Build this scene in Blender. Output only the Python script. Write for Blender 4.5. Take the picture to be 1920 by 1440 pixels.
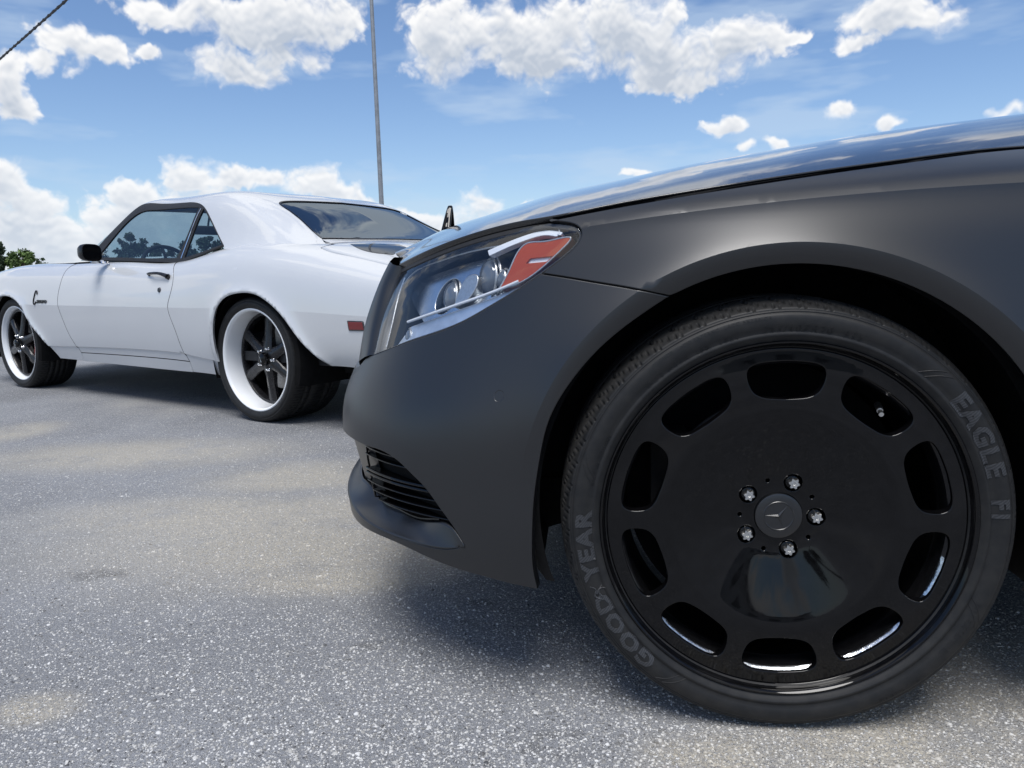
import bpy, bmesh, math, random
import numpy as np
from mathutils import Vector, Matrix
from mathutils.geometry import delaunay_2d_cdt

# ------------------------------------------------------------------ clear
for o in list(bpy.data.objects): bpy.data.objects.remove(o)
scene = bpy.context.scene
random.seed(7); rng = np.random.default_rng(7)

# ------------------------------------------------------------------ camera
cam_d = bpy.data.cameras.new('camera'); cam = bpy.data.objects.new('camera', cam_d)
scene.collection.objects.link(cam); scene.camera = cam
cam_d.sensor_fit = 'HORIZONTAL'; cam_d.sensor_width = 36.0
cam_d.lens = 36.0 * 1433.35 / 1920.0
cam_d.clip_start = .02; cam_d.clip_end = 6000
_p, _r = .1459, -.02653
cam.location = (0, 0, .74409)
_right = Vector((1, 0, 0)); _fwd = Vector((0, math.cos(_p), -math.sin(_p))); _up = Vector((0, math.sin(_p), math.cos(_p)))
_r2 = math.cos(_r)*_right + math.sin(_r)*_up; _u2 = -math.sin(_r)*_right + math.cos(_r)*_up
cam.rotation_euler = Matrix((_r2, _u2, -_fwd)).transposed().to_euler()
scene.render.resolution_x, scene.render.resolution_y = 1024, 768

# ------------------------------------------------------------------ world: sky with fair weather cumulus
SUN_EL, SUN_AZ = math.radians(66), math.radians(192)      # azimuth clockwise from +Y
world = bpy.data.worlds.new('World'); scene.world = world; world.use_nodes = True
def lattice(x, y, seed):
    """smooth value noise"""
    xi = np.floor(x).astype(np.int64); yi = np.floor(y).astype(np.int64); fx = x-xi; fy = y-yi
    fx = fx*fx*fx*(fx*(fx*6-15)+10); fy = fy*fy*fy*(fy*(fy*6-15)+10)
    def h(i, j):
        n = (i*374761393+j*668265263+seed*1442695041) & 0xffffffff; n = ((n ^ (n >> 13))*1274126177) & 0xffffffff; return ((n ^ (n >> 16)) & 0xffff)/65535.
    return (h(xi, yi)*(1-fx)+h(xi+1, yi)*fx)*(1-fy)+(h(xi, yi+1)*(1-fx)+h(xi+1, yi+1)*fx)*fy
def fbm2(x, y, o, seed, rough=.5):
    a, t, n = 1., 0., 0.
    for k in range(o): t = t+a*lattice(x*2.03**k+17*k, y*2.03**k+31*k, seed+k); n += a; a *= rough
    return t/n
def puff(x, y, o, seed, rough=.5):
    """rounded heaps: inverted cell distance, several sizes"""
    a, t, n = 1., 0., 0.
    for k in range(o):
        X = x*2.1**k+13.7*k; Y = y*2.1**k+7.3*k; xi = np.floor(X).astype(np.int64); yi = np.floor(Y).astype(np.int64); d = np.full(X.shape, 9.)
        for i in (-1, 0, 1):
            for j in (-1, 0, 1):
                m = ((xi+i)*374761393+(yi+j)*668265263+(seed+k)*1442695041) & 0xffffffff; m = ((m ^ (m >> 13))*1274126177) & 0xffffffff; m ^= m >> 16
                px = i+(m & 0xff)/255.-(X-xi); py = j+((m >> 8) & 0xff)/255.-(Y-yi); d = np.minimum(d, px*px+py*py)
        t = t+a*(1-np.sqrt(d)*1.05); n += a; a *= rough
    return t/n
def cloud_image(name, a0, a1, e0, e1, ppd, placed):
    w, h = int((a1-a0)*ppd), int((e1-e0)*ppd); A, E = np.meshgrid(a0+(np.arange(w)+.5)/ppd, e0+(np.arange(h)+.5)/ppd)
    wx = (fbm2(A*.35, E*.35, 5, 3)-.5)*3.0; wy = (fbm2(A*.35+50, E*.35, 5, 9)-.5)*2.2; X, Y = A+wx, E+wy
    D_ = np.full(A.shape, -1.6)
    if placed:
        for (a, e, ra, re, k) in CLOUDS:
            dy = (Y-e)/np.where(Y < e, re*.8, re*1.05); f = (k+.15)*(1-((np.abs(X-a)/ra)**2.2+np.abs(dy)**2.2)**(1/2.2)); D_ = np.maximum(D_, np.clip(f, -1.6, .6))
    fx, fy = X*np.cos(np.radians(np.clip(E, 0, 80))), Y*1.0
    fld = (fbm2(fx*.055+4, fy*.085, 3, 21)-.485)*5.
    out = np.clip(np.maximum((abs(A)-34)/12., (E-17.5)/10.), 0, 1) if placed else np.ones(A.shape)
    D_ = np.maximum(D_, np.clip(fld, -1.6, .6)-(1-out)*1.9)
    big = puff(X*.42, Y*.46, 2, 5, .5)-.45; small = puff(X*1.25, Y*1.35, 3, 15, .55)-.45; fb = fbm2(A*.55, E*.6, 7, 40, .52)-.5
    d = D_*1.25+big*.60+small*.44+fb*.95
    soft = .46+1.1*np.clip(fbm2(A*.3+7, E*.35, 3, 88)-.30, 0, 1)+np.clip(.5-(Y-E)*0, 0, 0)
    al = np.clip(d/soft, 0, 1); al = al*al*(3-2*al)
    # light reaches each puff from above: optical depth gathered upwards
    def blur(q, n):
        for ax in (0, 1):
            for _ in range(n): q = (np.roll(q, 1, ax)+np.roll(q, -1, ax)+2*q)/4
        return q
    dd = blur(np.clip(d, 0, 1.3)*al, 10); tau = np.zeros(A.shape); st_ = .16*ppd; g_ = 0.
    for k in range(1, 20):
        s_ = max(1, int(round(k*st_*(1+.02*k))))
        if s_ >= h: break
        sh = np.zeros_like(dd); sh[:-s_] = dd[s_:]; wgt = np.exp(-k/10.); tau += sh*wgt; g_ += wgt
    tau = blur(tau/g_, 4); thick = np.clip(d-.10, 0, 1.4)
    hgt = blur(big*.9+small*.8+fb*.9+(fbm2(A*2.0, E*2.2, 4, 77)-.5)*.35, 2); sl = np.zeros_like(hgt); k_ = max(1, int(.30*ppd)); sl[:-k_] = hgt[:-k_]-hgt[k_:]; sl = np.roll(sl, 0, 1)
    lit = 1.12-1.05*tau-.26*thick+np.clip(sl*.6, -.28, .28)*np.clip(thick*2.2, 0, 1)+blur(small, 1)*.22
    lit = np.maximum(np.clip(lit, 0, 1), np.clip((E-20)/25., 0, .80))[..., None]
    col = np.array([.50, .56, .655])*(1-lit)+np.array([.95, .95, .955])*lit
    hz = np.clip(1-E/13., 0, 1)[..., None]**1.3*.55; col = col*(1-hz)+np.array([.74, .81, .89])*hz
    ci = np.clip((fbm2(A*.10+9, E*.42, 5, 61, .55)-.56)*2.2, 0, .45)*np.clip(E/6, 0, 1)
    hz2 = .74*np.exp(-np.clip(E, 0, 90)/4.5)
    ci = ci+(1-ci)*hz2
    al2 = al+(1-al)*ci; col = (col*al[..., None]+np.array([.55, .68, .84])*((1-al)*ci)[..., None])/(al2[..., None]+1e-6)
    im = bpy.data.images.new(name, w, h, alpha=True, float_buffer=True); im.colorspace_settings.name = 'Non-Color'; im.alpha_mode = 'CHANNEL_PACKED'
    im.pixels.foreach_set(np.concatenate([col, al2[..., None]], 2).astype(np.float32).ravel()); im.update(); im.pack(); return im
def build_sky():
    nt = world.node_tree; nt.nodes.clear(); N = nt.nodes.new; L = nt.links.new
    def W(op, a=None, b=None, clamp=False):
        n = N('ShaderNodeMath'); n.operation = op; n.use_clamp = clamp
        for i, x in enumerate((a, b)):
            if x is None: continue
            if isinstance(x, (int, float)): n.inputs[i].default_value = x
            else: L(x, n.inputs[i])
        return n.outputs[0]
    tc = N('ShaderNodeTexCoord'); sep = N('ShaderNodeSeparateXYZ'); L(tc.outputs['Generated'], sep.inputs[0])
    az = W('MULTIPLY', W('ARCTAN2', sep.outputs[0], sep.outputs[1]), 57.2958); el = W('MULTIPLY', W('ARCSINE', sep.outputs[2]), 57.2958)
    def tex(im, a0, a1, e0, e1):
        c = N('ShaderNodeCombineXYZ'); L(W('DIVIDE', W('SUBTRACT', az, a0), a1-a0), c.inputs[0]); L(W('DIVIDE', W('SUBTRACT', el, e0), e1-e0), c.inputs[1])
        t = N('ShaderNodeTexImage'); t.image = im; t.interpolation = 'Linear'; t.extension = 'EXTEND'; L(c.outputs[0], t.inputs[0]); return t
    far = tex(cloud_image('clouds_all', -180., 180., 0., 90., 5, False), -180., 180., 0., 90.)
    near = tex(cloud_image('clouds_front', -44., 44., 0., 26., 18, True), -44., 44., 0., 26.)
    inn = W('MULTIPLY', W('MULTIPLY', W('SUBTRACT', 43.0, W('ABSOLUTE', az)), .3, clamp=True), W('MULTIPLY', W('SUBTRACT', 25.0, el), .3, clamp=True))
    def mixc(f, a, b):
        m = N('ShaderNodeMix'); m.data_type = 'RGBA'; L(f, m.inputs['Factor']); L(a, m.inputs['A']); L(b, m.inputs['B']); return m.outputs['Result']
    col = mixc(inn, far.outputs[0], near.outputs[0])
    fa = N('ShaderNodeMix'); fa.data_type = 'FLOAT'; L(inn, fa.inputs[0]); L(far.outputs[1], fa.inputs[2]); L(near.outputs[1], fa.inputs[3])
    sky = N('ShaderNodeTexSky'); sky.sky_type = 'NISHITA'; sky.sun_disc = False
    sky.sun_elevation = SUN_EL; sky.sun_rotation = SUN_AZ; sky.air_density = 1.0; sky.dust_density = .2; sky.ozone_density = 2.0
    sk = N('ShaderNodeMix'); sk.data_type = 'RGBA'; sk.blend_type = 'MULTIPLY'; sk.inputs['Factor'].default_value = 1
    L(sky.outputs[0], sk.inputs['A']); sk.inputs['B'].default_value = (SKY_K[0], SKY_K[1], SKY_K[2], 1)
    bg = N('ShaderNodeBackground'); L(mixc(fa.outputs[0], sk.outputs['Result'], col), bg.inputs[0]); bg.inputs[1].default_value = 1.0
    out = N('ShaderNodeOutputWorld'); L(bg.outputs[0], out.inputs[0])
SKY_K = (.098, .110, .128)
# cumulus heaps: azimuth, elevation, half widths (degrees), weight
CLOUDS = [
    (-2.4,15.6,4.8,2.9,0.90),(2.9,15.1,5.9,3.1,1.00),(8.2,15.4,4.6,2.9,0.90),(12.9,13.7,4.8,2.4,0.90),(16.5,14.7,3.2,2.2,0.90),
    (19.4,14.9,1.9,0.6,0.70),(-20.3,16.9,5.4,1.4,0.80),(-15.5,16.6,6.4,2.0,1.00),(-11.2,17.5,2.7,1.5,0.80),(-17.5,14.0,3.1,1.9,0.80),
    (-14.3,14.6,2.3,1.0,0.50),(-28.9,14.8,1.7,1.1,0.50),(-27.0,13.9,1.9,1.0,0.70),(-25.4,14.1,0.8,0.8,0.50),(-31.7,11.8,1.5,1.9,0.90),
    (-30.1,13.3,0.7,0.6,0.40),(-23.7,14.3,1.1,0.5,0.50),(26.0,15.0,3.4,1.6,0.90),(24.2,13.5,1.6,0.7,0.50),(28.6,15.1,1.2,0.6,0.50),
    (15.9,9.3,1.6,0.8,0.70),(22.4,9.8,1.5,0.7,0.70),(25.2,8.7,1.0,0.5,0.60),(16.6,7.8,0.9,0.5,0.50),(18.6,8.2,0.9,0.5,0.60),
    (9.1,6.7,1.2,0.4,0.60),(32.7,9.3,0.9,0.4,0.40),(-25.1,5.5,2.0,1.2,0.80),(-22.3,6.7,1.4,1.4,0.90),(-19.7,6.8,2.2,1.1,0.90),
    (-16.6,6.8,2.3,1.1,0.90),(-13.7,6.5,2.1,1.5,1.00),(-11.9,5.4,2.4,1.5,0.90),(-9.0,4.5,2.8,1.0,0.80),(-5.9,3.9,2.4,0.9,0.80),
    (-2.4,4.5,1.8,1.2,0.90),(1.1,5.0,0.8,0.4,0.50),(-32.5,6.0,1.5,1.5,0.90),(-31.2,4.7,1.7,1.5,0.90),(-29.9,3.4,1.9,1.4,0.90),
    (-32.5,3.4,2.7,2.0,0.80),(-28.5,2.6,1.6,0.9,0.70),(-24.0,3.8,4.2,1.5,0.60),(-23.0,3.4,7.3,2.6,0.90),(-15.0,3.4,7.9,2.3,0.90),
    (-7.5,2.9,6.5,1.4,0.80),(-2.8,2.8,3.7,1.4,0.70),(-31.5,1.8,4.4,2.4,0.90),(-28.9,1.7,2.6,1.1,0.70),(-9.7,4.3,4.0,1.4,1.10),
    (-5.9,3.7,3.7,1.3,1.10),(-2.4,4.2,2.5,1.6,1.10),(0.5,4.3,1.6,0.6,0.80),(-29.4,14.5,2.1,1.2,0.60),(-26.2,13.8,2.0,1.1,0.70),
    (-31.4,10.8,1.5,1.6,0.80),
]
build_sky()
world.cycles.sampling_method = 'MANUAL'; world.cycles.sample_map_resolution = 512

sun_d = bpy.data.lights.new('sun', 'SUN'); sun_d.energy = 3.3; sun_d.angle = math.radians(30); sun_d.color = (1, .975, .95)
sun = bpy.data.objects.new('sun', sun_d); scene.collection.objects.link(sun)
_sd = Vector((math.sin(SUN_AZ)*math.cos(SUN_EL), math.cos(SUN_AZ)*math.cos(SUN_EL), math.sin(SUN_EL)))
sun.rotation_euler = _sd.to_track_quat('Z', 'Y').to_euler()
scene.view_settings.view_transform = 'Standard'; scene.view_settings.look = 'None'
scene.view_settings.exposure = 0.06; scene.view_settings.gamma = 1.0; scene.view_settings.use_curve_mapping = False
scene.render.engine = 'CYCLES'
scene.cycles.max_bounces = 8; scene.cycles.transparent_max_bounces = 12; scene.cycles.caustics_reflective = False; scene.cycles.caustics_refractive = False

# ------------------------------------------------------------------ helpers
COL = scene.collection
def link(name, mesh, mat=None, parent=None):
    o = bpy.data.objects.new(name, mesh); COL.objects.link(o)
    if mat is not None and mesh is not None:
        mesh.materials.clear()
        for m in (mat if isinstance(mat, (list, tuple)) else [mat]): mesh.materials.append(m)
    if parent is not None: o.parent = parent
    return o
def empty(name, loc=(0, 0, 0), rz=0, label=None, cat=None, group=None, parent=None):
    o = bpy.data.objects.new(name, None); COL.objects.link(o); o.location = loc; o.rotation_euler = (0, 0, rz); o.empty_display_size = .1
    if parent: o.parent = parent
    return tag(o, label, cat, group)
def tag(o, label=None, cat=None, group=None, kind=None):
    for k, v in (('label', label), ('category', cat), ('group', group), ('kind', kind)):
        if v: o[k] = v
    return o
def mesh_from(V, F, smooth=True):
    me = bpy.data.meshes.new('m'); me.from_pydata([tuple(map(float, v)) for v in V], [], [tuple(map(int, f)) for f in F]); me.update()
    if smooth: me.polygons.foreach_set('use_smooth', [True]*len(me.polygons))
    return me
class MB:
    """collects simple solids into one mesh"""
    def __init__(self): self.V = []; self.F = []
    def add(self, V, F):
        n = len(self.V); self.V += [tuple(map(float, v)) for v in V]; self.F += [tuple(int(i)+n for i in f) for f in F]; return self
    def box(self, c, d, rot=None, taper=1.0):
        c = np.array(c, float); d = np.array(d, float)/2; P = []
        for z in (-1, 1):
            k = taper if z > 0 else 1
            for x, y in ((-1, -1), (1, -1), (1, 1), (-1, 1)): P.append((x*d[0]*k, y*d[1]*k, z*d[2]))
        P = np.array(P)
        if rot is not None: P = P@np.array(rot).T
        return self.add(P+c, [(3, 2, 1, 0), (4, 5, 6, 7), (0, 1, 5, 4), (1, 2, 6, 5), (2, 3, 7, 6), (3, 0, 4, 7)])
    def tube(self, pts, r, n=8, cap=True):
        P = np.array(pts, float); rr = np.broadcast_to(np.asarray(r, float), (len(P),)); T = np.gradient(P, axis=0); T /= np.linalg.norm(T, axis=1)[:, None]+1e-12
        a = np.cross(T[0], (0, 0, 1)); a = a if np.linalg.norm(a) > .1 else np.cross(T[0], (1, 0, 0)); a /= np.linalg.norm(a); V = []
        for i in range(len(P)):
            a = a-T[i]*(a@T[i]); a /= np.linalg.norm(a); b = np.cross(T[i], a)
            for k in range(n):
                t = 2*np.pi*k/n; V.append(P[i]+rr[i]*(np.cos(t)*a+np.sin(t)*b))
        F = [(i*n+k, i*n+(k+1) % n, (i+1)*n+(k+1) % n, (i+1)*n+k) for i in range(len(P)-1) for k in range(n)]
        if cap: F += [tuple(range(n))[::-1], tuple(range((len(P)-1)*n, len(P)*n))]
        return self.add(V, F)
    def lathe(self, prof, n=96, axis='y', c=(0, 0, 0), closed=False):
        """prof = (radius, offset along axis)"""
        prof = np.array(prof, float); V = []
        for k in range(n):
            t = 2*np.pi*k/n; ct, st = np.cos(t), np.sin(t)
            for r, y in prof: V.append((r*ct+c[0], y+c[1], r*st+c[2]) if axis == 'y' else (r*ct+c[0], r*st+c[1], y+c[2]))
        m = len(prof); F = []
        for k in range(n):
            for j in range(m-(0 if closed else 1)):
                a, b = k*m+j, k*m+(j+1) % m; c2, d = ((k+1) % n)*m+(j+1) % m, ((k+1) % n)*m+j
                F.append((a, b, c2, d))
        return self.add(V, F)
    def build(self, name, mat, parent=None, smooth=True, angle=35):
        me = mesh_from(self.V, self.F, smooth); fix_normals(me)
        if smooth and angle: me.set_sharp_from_angle(angle=math.radians(angle))
        return link(name, me, mat, parent)
def fix_normals(me):
    bm = bmesh.new(); bm.from_mesh(me); bmesh.ops.remove_doubles(bm, verts=bm.verts, dist=1e-6); bmesh.ops.recalc_face_normals(bm, faces=bm.faces); bm.to_mesh(me); bm.free()
def bevelled(me, w, seg=2, angle=30):
    bm = bmesh.new(); bm.from_mesh(me)
    es = [e for e in bm.edges if len(e.link_faces) == 2 and e.calc_face_angle(0) > math.radians(angle)]
    bmesh.ops.bevel(bm, geom=es, offset=w, segments=seg, affect='EDGES', profile=.5); bm.to_mesh(me); bm.free()
    me.polygons.foreach_set('use_smooth', [True]*len(me.polygons)); me.set_sharp_from_angle(angle=math.radians(50)); return me
def poly(*segs):
    """closed outline from smooth segments [(pts, samples)], neighbours share end points"""
    out = []
    for s in segs:
        s = np.asarray(s, float); L = np.linalg.norm(np.diff(s, axis=0), axis=1).sum()
        out.append(curve(s, max(2, int(L/.006)))[:-1])
    return np.vstack(out)
def resample(P, h, closed=True):
    P = np.asarray(P, float); Q = np.vstack([P, P[:1]]) if closed else P
    k = np.concatenate([[0], np.cumsum(np.linalg.norm(np.diff(Q, axis=0), axis=1))]); n = max(3, int(round(k[-1]/h)))
    t = np.linspace(0, k[-1], n+1)
    keep = np.concatenate([t, k]) ; keep = np.unique(keep)
    # keep original corners, drop samples closer than h/3
    res = [keep[0]]; ks = set(np.round(k, 9)); 
    for x in keep[1:]:
        if x-res[-1] > h*.45: res.append(x)
        elif round(x, 9) in ks and False: res[-1] = x
    t = np.array(res); R = np.stack([np.interp(t, k, Q[:, i]) for i in range(Q.shape[1])], 1)
    if closed and np.linalg.norm(R[-1]-R[0]) < h*.4: R = R[:-1]
    return R
def inside(pts, P):
    x, y = pts[:, 0], pts[:, 1]; c = np.zeros(len(pts), bool); j = len(P)-1
    for i in range(len(P)):
        xi, yi = P[i]; xj, yj = P[j]
        m = ((yi > y) != (yj > y)); 
        if m.any():
            xx = (xj-xi)*(y-yi)/((yj-yi) if yj != yi else 1e-12)+xi; c ^= m & (x < xx)
        j = i
    return c
def panel(name, surf, outline, holes=(), creases=(), h=.014, hb=None, skirt=.012, rnd=.0018, mat=None, parent=None, mirror=None, flip=True, shrink=0., wall=None):
    """trimmed piece of a surface with a rolled edge; surf(u,v)->xyz, outline in (u,v) roughly metric"""
    hb = hb or h*.6
    loops = [resample(outline, hb)]+[resample(q, hb) for q in holes]
    verts = []; edges = []; loop_idx = []
    for q in loops:
        n0 = len(verts); verts += [tuple(v) for v in q]; m = len(q); loop_idx.append(list(range(n0, n0+m)))
        edges += [(n0+i, n0+(i+1) % m) for i in range(m)]
    nb = len(verts)
    for c in creases:
        q = resample(c, hb, closed=False); n0 = len(verts); verts += [tuple(v) for v in q]; edges += [(n0+i, n0+i+1) for i in range(len(q)-1)]
    B = np.array(verts); lo, hi = loops[0].min(0), loops[0].max(0)
    gx = np.arange(lo[0]+h*.5, hi[0], h); gy = np.arange(lo[1]+h*.45, hi[1], h*.866)
    X, Y = np.meshgrid(gx, gy); X = X+(np.arange(len(gy)) % 2)[:, None]*h*.5; G = np.stack([X.ravel(), Y.ravel()], 1)
    if len(G):
        k = inside(G, loops[0])
        for q in loops[1:]: k &= ~inside(G, q)
        G = G[k]
        # drop grid points next to constraints
        d = np.full(len(G), 9.)
        for i in range(0, len(B), 400):
            if len(G): d = np.minimum(d, np.sqrt(((G[:, None, :]-B[None, i:i+400, :])**2).sum(2)).min(1))
        G = G[d > h*.45]
        allv = np.vstack([B, G])
    else: allv = B
    res = delaunay_2d_cdt([Vector(v) for v in allv], edges, [], 0, 1e-7)
    V2 = np.array([tuple(v) for v in res[0]]); F = np.array([tuple(f) for f in res[2] if len(f) == 3])
    cen = V2[F].mean(1); k = inside(cen, loops[0])
    for q in loops[1:]: k &= ~inside(cen, q)
    F = F[k]; cen = cen[k]
    P3 = surf(V2[:, 0], V2[:, 1]).copy()
    # loop normals from the surface itself, sampled a little inside each face so creases stay sharp
    L2 = (V2[F]*.90+cen[:, None, :]*.10).reshape(-1, 2); e = 2e-4
    N = np.cross(surf(L2[:, 0]+e, L2[:, 1])-surf(L2[:, 0]-e, L2[:, 1]), surf(L2[:, 0], L2[:, 1]+e)-surf(L2[:, 0], L2[:, 1]-e))
    N /= np.linalg.norm(N, axis=1)[:, None]+1e-15
    # faces wound to agree with the normals
    fn = np.cross(P3[F[:, 1]]-P3[F[:, 0]], P3[F[:, 2]]-P3[F[:, 0]]); s = np.einsum('ij,ij->i', fn, N.reshape(-1, 3, 3).mean(1))
    if flip: N = -N; s = -s
    w = s < 0; F[w] = F[w][:, ::-1]; N = N.reshape(-1, 3, 3); N[w] = N[w][:, ::-1]; N = N.reshape(-1, 3)
    V = [P3]; FF = [tuple(f) for f in F]; NN = [N]
    if skirt:
        out_map = {tuple(np.round(v, 7)): i for i, v in enumerate(V2)}
        base = len(P3)
        for q in loops:
            n3 = surf(q[:, 0], q[:, 1]); e = 4e-4
            nn = np.cross(surf(q[:, 0]+e, q[:, 1])-surf(q[:, 0]-e, q[:, 1]), surf(q[:, 0], q[:, 1]+e)-surf(q[:, 0], q[:, 1]-e)); nn /= np.linalg.norm(nn, axis=1)[:, None]+1e-15
            if flip: nn = -nn
            T = np.roll(n3, -1, 0)-np.roll(n3, 1, 0); T /= np.linalg.norm(T, axis=1)[:, None]+1e-15
            area = .5*np.sum(q[:, 0]*np.roll(q[:, 1], -1)-np.roll(q[:, 0], -1)*q[:, 1])
            O = np.cross(T, nn); 
            # outward in uv: compare with a step along the surface
            mid = np.cross(T, nn); t2 = np.roll(q, -1, 0)-np.roll(q, 1, 0); o2 = np.stack([t2[:, 1], -t2[:, 0]], 1)*(1 if area > 0 else -1)
            if q is not loops[0]: o2 = -o2
            o2 /= np.linalg.norm(o2, axis=1)[:, None]+1e-15
            st = surf(q[:, 0]+o2[:, 0]*2e-3, q[:, 1]+o2[:, 1]*2e-3)-n3
            sg = np.sign(np.einsum('ij,ij->i', st, O)); O = O*np.where(sg == 0, 1, sg)[:, None]
            inn = -nn if wall is None else np.broadcast_to(np.array(wall, float), nn.shape)
            r0 = n3; r1 = n3+O*rnd*.7+inn*rnd*.3; r2 = n3+O*rnd+inn*rnd; r3 = n3+O*rnd+inn*skirt
            m = len(q)
            V += [r0, r1, r2, r3]; rn = [nn, nn*.7+O*.7, O, O]
            for k in range(3):
                for i in range(m):
                    j = (i+1) % m; a, b, c, d = base+k*m+i, base+k*m+j, base+(k+1)*m+j, base+(k+1)*m+i
                    f = (a, b, c, d); nor = [rn[k][i], rn[k][j], rn[k+1][j], rn[k+1][i]]
                    va = [V_[idx] for V_, idx in ((V[-4+k], i), (V[-4+k], j), (V[-3+k], j))]
                    g = np.cross(va[1]-va[0], va[2]-va[0])
                    if g@nor[0]+g@nor[2] < 0: f = f[::-1]; nor = nor[::-1]
                    FF.append(f); NN.append(np.array(nor))
            base += 4*m
    V = np.vstack(V); NN = np.vstack(NN)
    NN /= np.linalg.norm(NN, axis=1)[:, None]+1e-15
    obs = []
    def make(V, FF, NN):
        me = bpy.data.meshes.new(name); me.from_pydata([tuple(v) for v in V.tolist()], [], [tuple(int(i) for i in f) for f in FF]); me.update()
        me.polygons.foreach_set('use_smooth', [True]*len(me.polygons))
        if len(me.loops) == len(NN): me.normals_split_custom_set([tuple(n) for n in NN.tolist()])
        return me
    obs.append(link(name, make(V, FF, NN), mat, parent))
    if mirror is not None:
        V_ = V.copy(); V_[:, 1] = 2*mirror-V_[:, 1]; idx = 0; N2 = []; F2 = []
        for f in FF:
            n = NN[idx:idx+len(f)].copy(); idx += len(f); n[:, 1] *= -1; N2.append(n[::-1]); F2.append(tuple(f)[::-1])
        obs.append(link(name, make(V_, F2, np.vstack(N2)), mat, parent))
    return obs if mirror is not None else obs[0]
def sheet(name, rows, mat, parent=None, closed=False, mirror=None, thick=None):
    """loft: list of equally sampled polylines"""
    R = np.array(rows, float); a, b = R.shape[:2]; F = [(i*b+j, i*b+(j+1) % b, (i+1)*b+(j+1) % b, (i+1)*b+j) for i in range(a-1) for j in range(b if closed else b-1)]
    obs = []
    for k in range(2 if mirror is not None else 1):
        V = R.reshape(-1, 3).copy(); FF = F
        if k: V[:, 1] = 2*mirror-V[:, 1]; FF = [f[::-1] for f in F]
        me = mesh_from(V, FF); o = link(name, me, mat, parent); obs.append(o)
        if thick:
            md = o.modifiers.new('s', 'SOLIDIFY'); md.thickness = thick; md.offset = 0
    return obs if mirror is not None else obs[0]
def text_mesh(body, size, shear=0., extrude=.0006, res=3, spacing=1.0, bold=0.):
    c = bpy.data.curves.new('t', 'FONT'); c.body = body; c.size = size; c.shear = shear; c.extrude = extrude; c.resolution_u = res; c.align_x = 'CENTER'; c.align_y = 'CENTER'; c.space_character = spacing; c.offset = bold
    o = bpy.data.objects.new('t', c); COL.objects.link(o); dg = bpy.context.evaluated_depsgraph_get(); dg.update()
    me = bpy.data.meshes.new_from_object(o.evaluated_get(dg)); bpy.data.objects.remove(o); bpy.data.curves.remove(c); return me
def copy_tree(o, parent=None):
    c = o.copy(); COL.objects.link(c); c.parent = parent if parent else None
    for ch in o.children: copy_tree(ch, c)
    return c

# ------------------------------------------------------------------ materials
MAT = {}
def pmat(name, base=(.5, .5, .5), rough=.5, metal=0., spec=.5, coat=0., coat_r=.03, trans=0., ior=1.5, emis=None):
    m = bpy.data.materials.new(name); m.use_nodes = True; b = m.node_tree.nodes['Principled BSDF']
    b.inputs['Base Color'].default_value = (*base, 1); b.inputs['Roughness'].default_value = rough; b.inputs['Metallic'].default_value = metal
    b.inputs['Specular IOR Level'].default_value = spec; b.inputs['Coat Weight'].default_value = coat; b.inputs['Coat Roughness'].default_value = coat_r
    b.inputs['Transmission Weight'].default_value = trans; b.inputs['IOR'].default_value = ior
    MAT[name] = m; return m
def nodes(m): return m.node_tree.nodes, m.node_tree.links, m.node_tree.nodes['Principled BSDF']
def vary(m, scale=30., amt=.12, bump=0., bscale=None, rough_amt=0., detail=4):
    """small irregularities in colour, gloss and relief"""
    N, L, b = nodes(m); tc = N.new('ShaderNodeTexCoord'); n = N.new('ShaderNodeTexNoise'); n.inputs['Scale'].default_value = scale; n.inputs['Detail'].default_value = detail; L.new(tc.outputs['Object'], n.inputs['Vector'])
    c = b.inputs['Base Color'].default_value[:]
    if amt:
        r = N.new('ShaderNodeMapRange'); L.new(n.outputs['Fac'], r.inputs[0]); r.inputs['From Min'].default_value = .3; r.inputs['From Max'].default_value = .7; r.inputs['To Min'].default_value = 1-amt; r.inputs['To Max'].default_value = 1+amt
        x = N.new('ShaderNodeVectorMath'); x.operation = 'SCALE'; x.inputs[0].default_value = c[:3]; L.new(r.outputs[0], x.inputs['Scale']); L.new(x.outputs[0], b.inputs['Base Color'])
    if rough_amt:
        r = N.new('ShaderNodeMapRange'); L.new(n.outputs['Fac'], r.inputs[0]); r.inputs['From Min'].default_value = .3; r.inputs['From Max'].default_value = .7; q = b.inputs['Roughness'].default_value; r.inputs['To Min'].default_value = max(.01, q-rough_amt); r.inputs['To Max'].default_value = q+rough_amt; L.new(r.outputs[0], b.inputs['Roughness'])
    if bump:
        n2 = N.new('ShaderNodeTexNoise'); n2.inputs['Scale'].default_value = bscale or scale*4; n2.inputs['Detail'].default_value = 3; L.new(tc.outputs['Object'], n2.inputs['Vector'])
        bp = N.new('ShaderNodeBump'); bp.inputs['Strength'].default_value = bump; bp.inputs['Distance'].default_value = .002; L.new(n2.outputs['Fac'], bp.inputs['Height']); L.new(bp.outputs[0], b.inputs['Normal'])
    return m
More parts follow.
